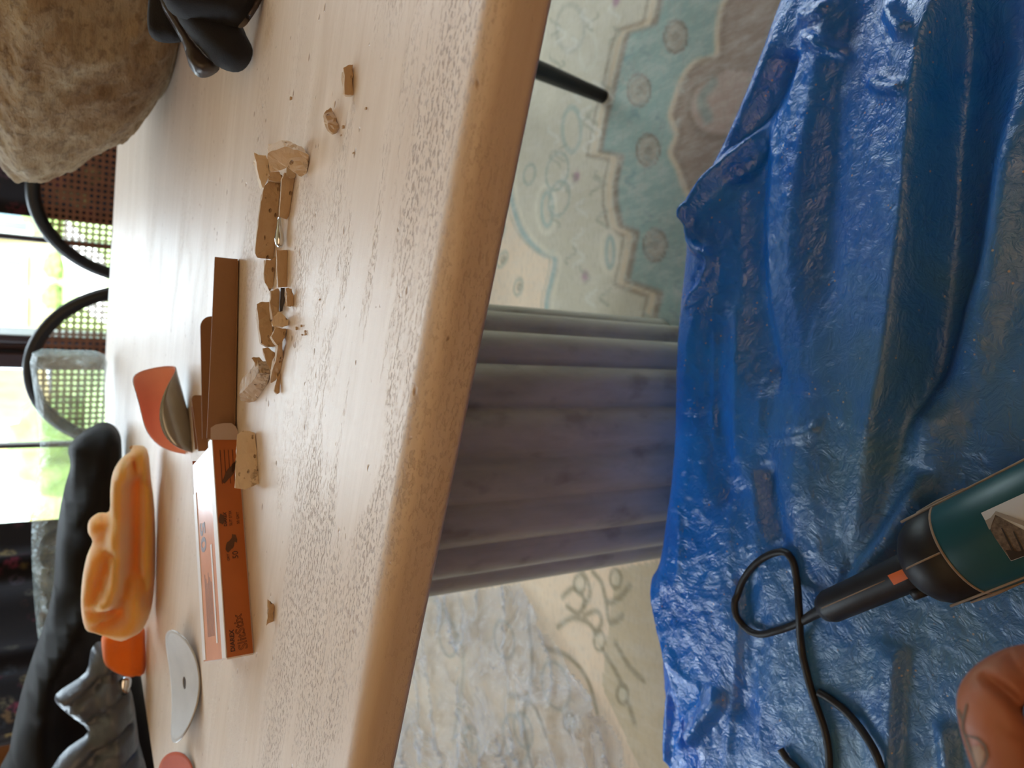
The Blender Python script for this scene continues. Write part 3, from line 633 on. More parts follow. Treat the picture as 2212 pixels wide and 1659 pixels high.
for o, px in ((ch1, 408), (ch2, 792)): q = V(150, px, 1.97); o.location = (q.x, q.y, .0095); o.rotation_euler = (0, 0, AZ)
foot = P(1312, 212, 0.0); lf = Rz @ Vector((-.185, -.235-.19, 0)); foot.z = .009; ch3.location = foot-lf; ch3.rotation_euler = (0, 0, AZ)
ch4.location = (-1.52, 1.42, .010); ch4.rotation_euler = (0, 0, AZ+math.radians(75))
# ================================================================ stone vessel
vc = Vector((.47, .99, 0)); prof = []
for (x, y) in [(448, 195), (438, 183), (425, 168), (405, 190), (385, 200), (345, 212), (335, 216), (300, 265), (250, 312), (215, 335), (160, 360), (110, 380), (70, 394), (35, 396), (12, 378), (-12, 350), (-45, 330)]:
    d = ray(x, y); dh = Vector((d.x, d.y, 0)); t = (vc.x*dh.x+vc.y*dh.y)/dh.length_squared; q = O+d*t; R_ = (Vector((q.x, q.y, 0))-vc).length; prof.append((R_, q.z))
prof = [(r, z) for r, z in prof if z > T+.004]; prof.sort(key=lambda q: q[1])
prof = [(prof[0][0]-.006, T+.0006), (prof[0][0]-.001, T+.004)]+prof
zt = prof[-1][1]; rt_ = prof[-1][0]
pp = smoothpath([Vector((r, z, 0)) for r, z in prof], 5)
rings = []; NS = 220
def vring(R_, z): 
    r = []
    for k in range(NS):
        a_ = 2*math.pi*k/NS; p = Vector((math.cos(a_), math.sin(a_), z*6)); 
        dr = .010*noise.fractal(p*3, 1, 2, 5)+.004*noise.fractal(p*14, 1, 2, 3); dr *= min(1, (z-T)*40)
        r.append(Vector(((R_+dr)*math.cos(a_), (R_+dr)*math.sin(a_), z-T)))
    return r
for q in pp: rings.append(vring(q.x, q.y))
for dr, dz in ((-.012, .012), (-.03, .016), (-.045, .008), (-.05, -.03), (-.07, -.09), (-.14, -.12)): rings.append(vring(rt_+dr, zt+dz))
e = obj('stone_vessel', loft(rings), 'vessel', None, True); e.location = (vc.x, vc.y, T)
tag(e, 'large weathered stone vessel standing on the right of the table', 'vessel')
# ================================================================ glove
gp = P(548, 120, T+.001); gn = Vector((-.10, -1, .45)); gl_ = empty('work_glove', gp, None, 'black knit work glove with a dark leather strap, against the stone vessel', 'glove'); GL = gp
def rel(name, ol, p0, n, th, rd, mat, par, off=0, **kw): return relief(name, ol, p0+n.normalized()*off, n, th, rd, mat, par, loc=None, **kw)
gz = empty('tmp'); bpy.data.objects.remove(gz)
def grel(name, ol, off, th, rd, mat, **kw):
    o = relief(name, ol, gp+gn.normalized()*off, gn, th, rd, mat, None, **kw); o.data.transform(Matrix.Translation(-gp)); o.parent = gl_; return o
grel('finger', [(326, -30), (318, 30), (322, 72), (342, 90), (378, 93), (400, 84), (385, 50), (362, 10), (345, -30)], -.030, .012, [([(340, 0), (350, 60)], -.004, .006)], 'glove', edge=.012, step=.004)
grel('strap', [(345, -10), (352, 20), (372, 55), (392, 90), (402, 120), (410, 145), (428, 166), (452, 166), (474, 150), (466, 135), (440, 110), (415, 80), (392, 45), (370, 10), (360, -20)], -.014, .008, [([(415, 130), (435, 150), (455, 152)], .003, .003)], 'leather', edge=.006, step=.003)
grel('finger', [(382, 36), (410, 78), (442, 116), (478, 148), (515, 156), (538, 138), (546, 108), (532, 76), (516, 52), (450, 30), (400, 10)], -.004, .016, [([(420, 60), (500, 130)], .003, .01)], 'glove', edge=.016, step=.004)
grel('cuff', [(350, -60), (356, 8), (384, 37), (430, 46), (480, 53), (518, 58), (536, 40), (560, 0), (575, -60)], .010, .014, [([(400, 0), (500, 20)], .004, .012)], 'glove', edge=.010, step=.004)
grel('cuff_binding', [(514, 58), (526, 59), (540, 44), (566, 0), (582, -60), (570, -60), (552, 0), (530, 38)], .018, .004, [], 'leather', edge=.003, step=.003)
# ================================================================ soft things at the far left
def flat(px, Y): return V(px[0], px[1], Y)
def soft(name, ol, Y, th, rd, mat, label, cat, nn=Vector((0, -1, .05)), p=None, **kw):
    p0 = p if p is not None else V(ol[0][0], ol[0][1], Y); o = relief(name, ol, p0, nn, th, rd, mat, None, **kw)
    c0 = sum((v.co for v in o.data.vertices), Vector())/len(o.data.vertices); zz_ = min(v.co.z for v in o.data.vertices); c0.z = zz_
    o.data.transform(Matrix.Translation(-c0)); o.location = c0
    return tag(o, label, cat)
soft('plastic_drape', [(70, 762), (74, 850), (86, 950), (84, 1010), (72, 1080), (68, 1180), (74, 1300), (88, 1400), (120, 1400), (150, 1200), (190, 1040), (222, 960), (226, 840), (226, 766), (150, 756)], 1.46, .03,
     [([(90, 800), (110, 900), (160, 960)], .012, .008), ([(100, 940), (170, 930), (215, 900)], .012, .007), ([(85, 1010), (110, 1100), (95, 1200)], .012, .01), ([(90, 1240), (110, 1300)], .01, .008), ([(200, 780), (150, 860)], .008, .008)], 'drape',
     'clear plastic sheet draped over the cane chair and behind the black jacket', 'plastic sheet', edge=.03, step=.010, nz=.02, nzs=25)
soft('black_jacket', [(212, 914), (240, 915), (258, 935), (263, 968), (262, 1050), (258, 1200), (258, 1395), (300, 1440), (345, 1560), (400, 1700), (10, 1720), (20, 1620), (45, 1500), (75, 1405), (98, 1340), (116, 1260), (120, 1180), (128, 1110), (140, 1050), (152, 1005), (147, 968), (170, 940)], 1.30, .05,
     [([(232, 930), (210, 1000), (188, 1060), (162, 1115)], .030, (.006, .026)), ([(205, 920), (162, 965), (153, 1010)], .022, (.006, .02)), ([(180, 1290), (135, 1375), (100, 1440), (60, 1550), (20, 1660)], .040, (.007, .03)),
      ([(135, 1375), (112, 1420), (98, 1470), (102, 1560), (108, 1680)], .036, (.03, .007)), ([(78, 1400), (45, 1490), (28, 1600)], .026, (.02, .008)), ([(95, 1440), (80, 1500), (70, 1480)], .01, .008), ([(160, 1250), (150, 1180), (170, 1100)], .014, .02), ([(60, 1500), (150, 1560)], -.012, .03)], 'black_cloth',
     'black soft jacket heaped over the chair at the left end of the table', 'jacket', edge=.07, step=.011, nz=.01, nzs=14)
def qf(x, y): return -.022*np.exp(-((np.mod(x*.8+y*.6, .036)-.018)/.0035)**2)+.004*(vnoise(x, y, 60)-.5)
soft('quilted_jacket', [(118, 1506), (134, 1488), (185, 1452), (196, 1405), (214, 1385), (238, 1400), (262, 1450), (286, 1500), (300, 1600), (312, 1720), (100, 1720), (118, 1650), (150, 1612), (190, 1580), (150, 1545), (124, 1522)], 1.10, .03,
     [([(236, 1400), (240, 1500), (255, 1600), (262, 1700)], .010, .006), ([(208, 1400), (205, 1500), (200, 1600), (205, 1700)], -.010, .006), ([(134, 1500), (170, 1560), (195, 1590)], .006, .006)], 'quilt',
     'dark grey quilted jacket in front of the black jacket', 'jacket', edge=.035, step=.006, quilt=qf)
cp = P(337, 1150, T+.001)
soft('microfibre_cloth', [(292, 962), (318, 970), (326, 1030), (334, 1100), (336, 1180), (334, 1260), (326, 1320), (308, 1360), (285, 1376), (262, 1382), (235, 1377), (205, 1368), (184, 1358), (175, 1310), (178, 1250), (188, 1200), (200, 1170), (190, 1150), (192, 1125), (212, 1108), (236, 1104), (238, 1060), (244, 1020), (262, 990), (282, 975), (280, 966)], 1.02, .035,
     [([(284, 972), (300, 1040), (303, 1095), (299, 1170), (296, 1205), (320, 1290)], -.034, .006), ([(310, 980), (318, 1080), (318, 1200), (322, 1280)], .012, .010), ([(270, 1000), (252, 1060), (252, 1130), (258, 1200), (246, 1270), (204, 1304)], .030, .010),
      ([(288, 1050), (291, 1142), (285, 1210), (262, 1320)], -.034, .009), ([(236, 1110), (226, 1150), (212, 1165)], -.024, .006), ([(242, 1190), (222, 1250), (206, 1290)], -.028, .007), ([(198, 1308), (258, 1326), (222, 1342)], -.030, .007), ([(200, 1200), (188, 1290)], .010, .010), ([(290, 1290), (275, 1350)], .010, .014)], 'microfibre',
     'crumpled pale orange microfibre cloth beside the open box', 'cloth', p=cp, edge=.03, step=.0055, nn=Vector((0, -1, .18)))
cp2 = P(314, 1420, T+.001)
soft('microfibre_cloth', [(222, 1368), (221, 1410), (228, 1438), (250, 1452), (275, 1460), (300, 1458), (314, 1448), (314, 1390), (308, 1350), (260, 1345)], 1.09, .018,
     [([(232, 1375), (234, 1430)], .008, .006), ([(240, 1448), (300, 1452)], .008, .005), ([(250, 1400), (285, 1400)], -.008, .02), ([(298, 1370), (298, 1440)], -.012, .003)], 'microfibre2',
     'small bright orange folded cloth left of the pale orange cloth', 'cloth', p=cp2, edge=.016, step=.005, nn=Vector((0, -1, .12)))
bk = soft('metal_clip', [(258, 1470), (268, 1460), (284, 1466), (280, 1492), (268, 1503), (256, 1492)], 1.08, .004, [], 'silver', 'small silver clip hanging at the quilted jacket edge', 'clip', edge=.006, step=.004)
# ================================================================ open box
a0, a1 = P(550, 1410, T), P(515, 945, T); bx_ = (a1-a0); BL = bx_.length; bx_.normalize(); by_ = Vector((-bx_.y, bx_.x, 0)); bz_ = Vector((0, 0, 1)); BW, BH = .078, .0205
bM = Matrix((bx_, by_, bz_)).transposed()
b = empty('abrasive_box', a0, bM, 'open printed orange cardboard box with brown inner flaps on the table', 'box'); BI = (bM.to_4x4()).inverted(); BI = Matrix.Translation(-a0) ; 
inv = lambda p: bM.transposed() @ (Vector(p)-a0)
t_ = .0008
obj('front_panel', box((0, 0, .0004), (BL, t_, BH)), 'box_orange', b)
obj('top_panel', box((0, 0, BH-t_), (BL-.004, BW, BH)), 'box_top', b)
obj('bottom_panel', box((0, 0, .0003), (BL, BW, t_+.0003)), 'white_card', b)
obj('back_panel', box((0, BW-t_, .0004), (BL, BW, BH)), 'box_orange', b)
ef = obj('end_flap', box((-.0012, .001, .0008), (0, BW-.001, BH-.0006)), 'white_card', b)
obj('top_edge_strip', box((0, -.0002, BH-.0001), (BL, .012, BH+.0006)), 'white_card', b)
obj('top_edge_strip', box((.001, BW-.010, BH-.0001), (BL-.03, BW+.0005, BH+.0006)), 'white_card', b)
obj('torn_strip', box((.012, BW*.30, BH+.0001), (BL*.52, BW*.36, BH+.0004)), 'white_card', b)
def panel(name, px_b0, px_b1, xt0, xt1, mat, Y=None, rc=0, th=.0010, par=b):
    """upright card from table points; xt = photograph column of its top edge at both ends"""
    p0 = P(px_b0[0], px_b0[1], T) if Y is None else Vector((V(px_b0[0], px_b0[1], Y[0]).x, Y[0], T)); p1 = P(px_b1[0], px_b1[1], T) if Y is None else Vector((V(px_b1[0], px_b1[1], Y[1]).x, Y[1], T))
    h0 = V(xt0, px_b0[1], p0.y).z-T; h1 = V(xt1, px_b1[1], p1.y).z-T; u = (p1-p0).normalized(); n_ = Vector((-u.y, u.x, 0))*th
    pr_ = [p0+Vector((0, 0, .0004)), p1+Vector((0, 0, .0004))]; L_ = (p1-p0).length
    for k in range(9): a_ = math.pi/2*k/8; pr_.append(p1+Vector((0, 0, h1-rc*(1-math.sin(a_))))-u*rc*(1-math.cos(a_)))
    pr_.append(p0+Vector((0, 0, h0)))
    return obj(name, loft([[inv(q) for q in pr_], [inv(q+n_) for q in pr_]]), mat, par)
panel('inner_flap', (508, 945), (515, 560), 447, 464, 'card', th=.0009, rc=.0004)
panel('inner_flap', (0, 960), (0, 655), 437, 434, 'card', Y=(.722, .716), rc=.010)
panel('inner_flap', (0, 990), (0, 852), 428, 414, 'card', Y=(.745, .742), rc=.004)
panel('card_divider', (0, 985), (0, 880), 421, 413, 'card', Y=(.752, .749), rc=.001)
obj('floor_flap', ([inv(P(x, y, T+.0005)) for x, y in ((508, 945), (515, 562), (478, 575), (470, 700), (455, 960))]+[inv(P(x, y, T+.0013)) for x, y in ((508, 945), (515, 562), (478, 575), (470, 700), (455, 960))], [(0, 1, 2, 3, 4), (9, 8, 7, 6, 5)]+[(i, 5+i, 5+(i+1) % 5, (i+1) % 5) for i in range(5)]), 'card', b)
lf_ = [(455, 950), (455, 924), (466, 917), (482, 914), (500, 914), (510, 922), (516, 938), (514, 950)]
yl = a1.y-.002; obj('tuck_flap', loft([[inv(V(x, y, yl)) for x, y in lf_], [inv(V(x, y, yl+.001)) for x, y in lf_]]), 'lilac_card', b)
def onfront(x, z, rot=0): return Matrix.Translation((x, -.0002, z)) @ Matrix.Rotation(math.radians(90), 4, 'X') @ Matrix.Rotation(math.radians(rot), 4, 'Z')
# positions along the front: fraction from the left end, from the photograph
text('DIAREX', .0046, 'ink', b, onfront(.0035, .0142), 'maker_name', bold=.0001)
text('SlitStix', .0098, 'ink', b, onfront(.0042, .0046, 7), 'product_name', outline=True, sx=.98)
text('SAWTEC', .0018, 'ink', b, onfront(.006, .0026), 'small_print') if False else None
text('50', .0062, 'ink', b, onfront(.072, .0070), 'grit_number')
text('GRIT', .0026, 'ink', b, onfront(.071, .0135), 'small_print')
text('DIAREX', .0032, 'ink', b, onfront(.098, .0138), 'maker_name', bold=.0001)
text('SLIT STIX', .0030, 'ink', b, onfront(.098, .0098), 'product_name')
text('50 GRIT', .0028, 'ink', b, onfront(.099, .0042), 'small_print')
for k in range(4): obj('print_line', box((.132+.002*(k % 2), -.0003, .0150-k*.0032), (.160, -.0001, .0154-k*.0032)), 'ink', b)
def ontop(x, y): return Matrix.Translation((x, y, BH+.0001)) @ Matrix.Rotation(math.pi, 4, 'Z')
text('50', .026, 'ink_grey', b, ontop(.112, .062), 'grit_number', bold=.0006)
for k in range(6): obj('print_line', box((.018, .034+k*.0042, BH+.0001), (.060+.004*(k % 3), .0350+k*.0042, BH+.0002)), 'ink_grey', b)
for (cx, cz, rx_, rz_, r) in ((.083, .0125, .0055, .0028, -.5), (.088, .0088, .0035, .0018, .3), (.104, .0175, .004, .0022, 0), (.141, .0088, .010, .0026, -.6), (.146, .0050, .005, .0022, -.5)):
    q = [(cx+rx_*math.cos(t)*math.cos(r)-rz_*math.sin(t)*math.sin(r)+.0006*math.sin(t*5), -.00035, cz+rx_*math.cos(t)*math.sin(r)+rz_*math.sin(t)*math.cos(r)) for t in np.linspace(0, 2*math.pi, 19)[:-1]]
    obj('smudge', loft([[Vector(p) for p in q], [Vector((p[0], -.00015, p[2])) for p in q]]), 'smudge', b)
# ================================================================ abrasive discs
def disc(name, R_, fn, mt, mb, label, mat4, hole=.0):
    e = empty(name, mat4.translation, mat4.to_3x3(), label, 'sanding disc'); NR_, NA = 14, 60
    def lay(off, nm, mm):
        rg_ = []
        for i in range(NR_+1):
            r = hole+(R_-hole)*i/NR_; rg_.append([Vector(fn(r*math.cos(a_), r*math.sin(a_))[0])+Vector(fn(r*math.cos(a_), r*math.sin(a_))[1])*off for a_ in [2*math.pi*k/NA for k in range(NA)]])
        lo = []
        for i in range(NR_, -1, -1):
            r = hole+(R_-hole)*i/NR_; lo.append([Vector(fn(r*math.cos(a_), r*math.sin(a_))[0])+Vector(fn(r*math.cos(a_), r*math.sin(a_))[1])*(off-.0006) for a_ in [2*math.pi*k/NA for k in range(NA)]])
        v, f = loft(rg_+lo+[rg_[0]] , True, False); obj(nm, (v, f), mm, e, True)
    lay(.0006, 'backing', mt); lay(0, 'grit_face', mb); return e
def curl(rho, t0=0, twist=0):
    def fn(a_, b_):
        tilt = t0+twist*a_/.052; ph = b_/rho; p = Vector((a_, rho*math.sin(ph), rho*(1-math.cos(ph)))); n = Vector((0, -math.sin(ph), math.cos(ph)))
        c, s = math.cos(tilt), math.sin(tilt); r = lambda q: Vector((q.x, q.y*c-q.z*s, q.y*s+q.z*c)); 
        p = r(Vector((p.x, p.y, p.z-rho))); p.z += rho; return p, r(n)
    return fn
def bend(k, tl_):
    def fn(a_, b_):
        R_ = .055; z = k*(a_/R_)**2+tl_*(b_/R_+1)/2; n = Vector((-2*k*a_/R_**2, -tl_/2/R_, 1)).normalized(); return Vector((a_, b_, z)), n
    return fn
def placed(loc, rz, ry=0, rx=0): return Matrix.Translation(loc) @ Matrix.Rotation(rz, 4, 'Z') @ Matrix.Rotation(ry, 4, 'Y') @ Matrix.Rotation(rx, 4, 'X')
disc('sanding_disc', .053, bend(.013, .007), 'disc_grey', 'disc_dark', 'grey sanding disc with curled ends and a centre hole, left of the box', placed((-.306, .806, T+.0012), math.radians(24)), .006)
disc('sanding_disc', .052, curl(.021, math.radians(30), math.radians(48)), 'disc_pink', 'disc_dark', 'curled salmon pink sanding disc behind the open box', placed((-.030, .842, T+.0012), math.radians(14), math.radians(-12)))
disc('sanding_disc', .050, bend(.016, .012), 'disc_orange', 'disc_grey', 'rust orange sanding disc at the left edge of the photo', placed((-.425, .800, T+.0012), math.radians(60)))
# ================================================================ stone chips
def chip(label, poly, base=None, depth=.008, mat='chip', lean=.15, amp=.0012, name='stone_chip', group='broken travertine pieces on the table', z0=0.0, cuts=2, shrink=.86):
    if base is None: q = max(poly); base = (q, (q[0], q[1]+10))
    g0, g1 = P(*base[0], T), P(*base[1], T); u = (g1-g0).normalized(); n_ = Vector((u.y, -u.x, 0)); n_ = n_ if n_.y < 0 else -n_; pn = (n_+Vector((0, 0, lean))).normalized()
    fr = [VP(x, y, g0, pn) for x, y in poly]
    for p in fr: p.z = max(p.z, T+.0003)
    cen = sum(fr, Vector())/len(fr); bk_ = []
    for p in fr:
        q = cen+(p-cen)*shrink-n_*depth; q.z = T+.0003+(max(p.z-T, 0))*.82; bk_.append(q)
    bm = bmesh.new(); a_ = [bm.verts.new(p) for p in fr]; c = [bm.verts.new(p) for p in bk_]; n = len(fr)
    bm.faces.new(a_); bm.faces.new(c[::-1])
    for i in range(n): bm.faces.new((a_[i], c[i], c[(i+1) % n], a_[(i+1) % n]))
    bmesh.ops.recalc_face_normals(bm, faces=bm.faces); bmesh.ops.triangulate(bm, faces=bm.faces); bmesh.ops.subdivide_edges(bm, edges=bm.edges, cuts=cuts, use_grid_fill=True)
    for v in bm.verts:
        d = noise.noise_vector(v.co*260)*amp+noise.noise_vector(v.co*700)*amp*.5; v.co += d; v.co.z = max(v.co.z, T+.0002)
    base_ = Vector((cen.x, cen.y+depth/2, T)); bmesh.ops.translate(bm, verts=bm.verts, vec=-base_)
    me = bpy.data.meshes.new(name); bm.to_mesh(me); bm.free(); o = link(name, me, mat); o.location = base_
    return tag(o, label, 'stone chip', group)
chip('largest pale travertine block at the right end of the broken row', [(578, 330), (615, 318), (640, 323), (665, 334), (669, 353), (667, 375), (653, 382), (639, 375), (621, 361), (615, 367), (587, 372), (578, 345)], ((669, 350), (662, 380)), .016, 'chip_lt', .3, .0009, cuts=3)
chip('pale triangular splinter left behind the largest block', [(549, 331), (562, 334), (576, 336), (580, 350), (582, 378), (572, 402), (567, 407), (560, 385), (553, 350)], None, .008, 'chip_lt', .2, .0008)
chip('small grey piece wedged under the largest block', [(582, 374), (604, 372), (614, 384), (608, 392), (580, 390)], None, .006)
chip('small rounded flake in front of the largest block', [(621, 361), (640, 375), (636, 384), (630, 386), (620, 378)], None, .005)
chip('longest brown travertine strip, below the largest block', [(571, 402), (582, 390), (607, 388), (605, 430), (603, 469), (593, 535), (592, 560), (556, 557), (551, 548), (556, 500), (562, 450), (566, 425)], ((607, 395), (592, 558)), .010, 'chip', .1, .0005, cuts=3)
chip('narrow brown strip beside the longest strip', [(615, 373), (636, 385), (634, 403), (626, 465), (620, 474), (604, 469), (609, 388)], ((636, 395), (625, 468)), .006, 'chip', .1, .0004)
chip('narrow upright strip below the polished metal rod', [(598, 540), (621, 540), (622, 580), (620, 620), (601, 621), (599, 581)], ((622, 542), (620, 618)), .005, 'chip', .1, .0004)
chip('thin splinter left of the narrow upright strip', [(573, 562), (586, 562), (597, 552), (600, 612), (586, 630), (571, 610)], ((597, 556), (590, 622)), .006)
chip('brown fragment below the narrow upright strip', [(586, 628), (601, 622), (607, 650), (605, 671), (599, 690), (588, 690), (584, 655)], None, .006)
chip('dark glossy sliver between the brown fragments', [(606, 622), (616, 622), (615, 647), (610, 672), (604, 674)], None, .003, 'leather', .1, .0003)
chip('small pale flake lying nearest the table edge side of the row', [(617, 622), (630, 626), (635, 642), (634, 663), (620, 661)], None, .004)
chip('dark brown slab piece on the left of the row', [(555, 657), (567, 651), (584, 652), (586, 688), (590, 712), (595, 748), (581, 749), (565, 741), (559, 704), (556, 667)], ((590, 690), (594, 745)), .009, 'chip', .15, .0007)
chip('translucent quartz-like pebble in the middle of the row', [(587, 696), (592, 684), (600, 675), (612, 679), (626, 692), (622, 702), (612, 706), (601, 703), (589, 704)], None, .007, 'chip_lt', .3, .0007)
chip('lumpy brown piece below the translucent pebble', [(596, 708), (620, 710), (616, 726), (609, 741), (597, 745), (585, 727)], None, .008, 'chip', .2, .0008)
chip('long curved splinter in the lower part of the row', [(599, 745), (610, 741), (612, 772), (608, 796), (596, 822), (584, 827), (589, 796), (597, 776)], ((612, 775), (604, 808)), .006, 'chip', .2, .0006)
chip('jagged thin flake left of the long curved splinter', [(567, 753), (579, 751), (594, 762), (591, 792), (586, 804), (573, 772)], None, .005, 'chip', .2, .0007)
chip('small square chip above the crescent piece', [(546, 774), (560, 771), (574, 783), (581, 804), (558, 804)], None, .004)
chip('crescent shaped broken piece at the left end of the row', [(558, 805), (583, 808), (583, 828), (571, 848), (555, 867), (538, 870), (520, 866), (517, 853), (530, 840), (543, 826)], ((583, 822), (550, 868)), .012, 'chip', .3, .0009, cuts=3)
chip('thin dark sliver pointing left beside the crescent piece', [(600, 808), (606, 808), (606, 847), (600, 852), (592, 845)], None, .003)
chip('small rectangular brown chip nearest the glove', [(743, 146), (754, 141), (763, 141), (764, 174), (764, 206), (756, 206), (746, 203)], ((764, 145), (764, 204)), .005)
chip('small oval chip beside the rectangular chip', [(701, 245), (714, 234), (722, 242), (733, 262), (733, 273), (723, 276), (708, 265)], ((722, 244), (733, 270)), .005)
chip('pale pitted stone block leaning on the orange box', [(513, 938), (525, 929), (551, 935), (556, 990), (560, 1045), (530, 1058), (507, 1054), (509, 1000)], ((553, 940), (560, 1045)), .010, 'chip_lt', .35, .0006, cuts=3)
chip('small notched chip in front of the left end of the box', [(579, 1296), (584, 1304), (593, 1309), (592, 1325), (593, 1342), (586, 1345), (577, 1351), (578, 1325)], ((593, 1310), (593, 1342)), .003)
for x, y, s, lb in [(742, 274, 4, 'brown crumb touching the small oval chip'), (652, 704, 3, 'crumb nearest the translucent pebble'), (641, 709, 4, 'largest crumb beside the lumpy brown piece'), (660, 716, 3, 'upper of two close crumbs beside the broken row'), (661, 722, 3, 'lower of two close crumbs beside the broken row'), (654, 723, 2, 'smallest crumb beside the broken row'), (692, 647, 2, 'lone dark crumb between the broken row and the rough band'), (792, 234, 3, 'lone brown crumb level with the oval chip'), (738, 292, 2, 'tiny crumb just past the oval chip'), (629, 212, 4, 'dark crumb between the glove and the largest block'), (765, 330, 2, 'tiny crumb between the largest block and table edge')]:
    chip(lb, [(x-s*.6, y-s), (x+s*.6, y-s*.7), (x+s*.8, y+s*.8), (x-s*.5, y+s)], None, .0015, 'chip', .3, .0002, 'stone_crumb', 'tiny stone crumbs on the table', cuts=1)
# polished rod in the row
ra, rb_ = P(603, 470, T+.0045), P(604, 534, T+.0045)
rod = [ra.lerp(rb_, k/8) for k in range(9)]
tag(obj('metal_rod', tube(rod, [.0012, .0014, .0017, .0022, .0027, .0032, .0034, .0030, .0016], 14), 'silver', None, True), 'short polished metal rod lying between the stone strips', 'rod')
# ================================================================ blue tarp
ZB = .300
def tz(pts): return [tuple(P(x, y, ZB)[:2]) for x, y in pts]
tx = np.arange(-.62, .66, .0027); ty = np.arange(-.02, .72, .0027); X_, Y_ = np.meshgrid(tx, ty)
rim = [(1800, 2600), (1420, 2300), (1385, 1900), (1372, 1720), (1354, 1659), (1357, 1560), (1350, 1450), (1352, 1340), (1366, 1280), (1392, 1245), (1410, 1212), (1424, 1120), (1437, 1000), (1441, 900), (1444, 760), (1452, 650), (1462, 560), (1468, 470), (1495, 400), (1540, 310), (1600, 170), (1662, 0), (1720, -160), (1800, -400), (2200, -700), (3000, -700), (3400, 2400)]
rimw = [tuple(p[:2]) for p in smoothpath([Vector((a_, b_, 0)) for a_, b_ in tz(rim[:-3])], 4)]; poly = rimw+tz(rim[-3:])
d, _, _ = segdist(X_, Y_, rimw); ins = inside(X_, Y_, poly); sdv = np.where(ins, d, -d)
wob = (vnoise(X_, Y_, 12)-.5)
Zt = np.full(X_.shape, ZB)
def ridge(pts, amp, wl, wr, taper=True, lin=False):
    """wl: falloff towards smaller photo columns (the far side), wr: the near side"""
    global Zt
    ln = [tuple(p[:2]) for p in smoothpath([Vector((a_, b_, 0)) for a_, b_ in tz(pts)], 4)]; q, s, t = segdist(X_, Y_, ln)
    far = s > 0 if (ln[-1][0] < ln[0][0]) else s < 0
    w_ = np.where(far, wl, wr); k = np.clip(1-q/w_, 0, 1); ks = k*k*(3-2*k); k = np.where(far, k-.12*k*(1-k)*0, ks) if lin else ks
    if taper: k = k*np.clip(np.minimum(t, 1-t)*6+.15, 0, 1)
    Zt = Zt+amp*k
ridge([(1850, -260), (1800, 0), (1765, 200), (1742, 330), (1722, 450), (1722, 600), (1742, 720), (1745, 850), (1735, 960), (1730, 1100), (1728, 1220)], .0125, .038, .05, lin=True)
ridge([(2120, -260), (2045, 0), (2012, 130), (2004, 230), (1992, 330), (1980, 450), (1966, 560), (1950, 700), (1930, 830), (1890, 1000), (1840, 1180)], .026, .078, .020, lin=True)
ridge([(2240, 160), (2180, 380), (2146, 560), (2110, 650), (2070, 780), (2015, 920), (1990, 1010)], .016, .020, .030)
ridge([(2010, 1030), (1940, 1140), (1875, 1230), (1850, 1290)], .014, .014, .02)
ridge([(1945, 1390), (1935, 1480), (1930, 1580), (1925, 1720)], .010, .030, .010, lin=True)
ridge([(2040, 1560), (2050, 1640), (2060, 1720)], .008, .012, .01)
ridge([(1650, 250), (1590, 320), (1540, 380), (1490, 450), (1474, 480)], .016, .012, .02)
ridge([(1488, 430), (1496, 520), (1540, 560), (1520, 620), (1480, 660)], .010, .010, .008)
ridge([(1700, 100), (1650, 220), (1560, 400)], -.018, .03, .03)
ridge([(1640, 250), (1625, 500), (1640, 700), (1680, 850)], -.014, .04, .022)
ridge([(1850, 20), (1815, 200), (1800, 400), (1800, 700)], -.004, .03, .02)
ridge([(2090, 0), (2050, 250), (2040, 500), (2020, 700), (1985, 900)], -.026, .02, .05)
ridge([(1560, 560), (1540, 800), (1560, 1000), (1600, 1100)], -.008, .03, .03)
ridge([(1650, 1000), (1670, 1100), (1690, 1180)], -.010, .02, .02)
ridge([(1600, 1230), (1620, 1400), (1590, 1560)], -.008, .03, .03)
ridge([(1700, 940), (1760, 935), (1790, 920)], .006, .008, .010)
ridge([(1460, 1640), (1520, 1560), (1560, 1500)], .010, .02, .012)
ridge([(1740, 80), (1790, 105), (1840, 120)], .008, .008, .01); ridge([(1900, 180), (1930, 200), (1990, 210)], .008, .008, .01); ridge([(1730, 30), (1760, 40), (1800, 20)], .008, .01, .01); ridge([(1930, 20), (1960, 60), (1990, 90)], .010, .01, .012)
# the lower lobe on the left
lobe = [(1398, 1235), (1412, 1320), (1430, 1400), (1452, 1480), (1480, 1560), (1520, 1659), (1560, 1800)]
ln = [tuple(p[:2]) for p in smoothpath([Vector((a_, b_, 0)) for a_, b_ in tz(lobe)], 4)]; q, s, t = segdist(X_, Y_, ln)
lx, ly = ln[0]; far = (s > 0) if ln[-1][0] < ln[0][0] else (s < 0)
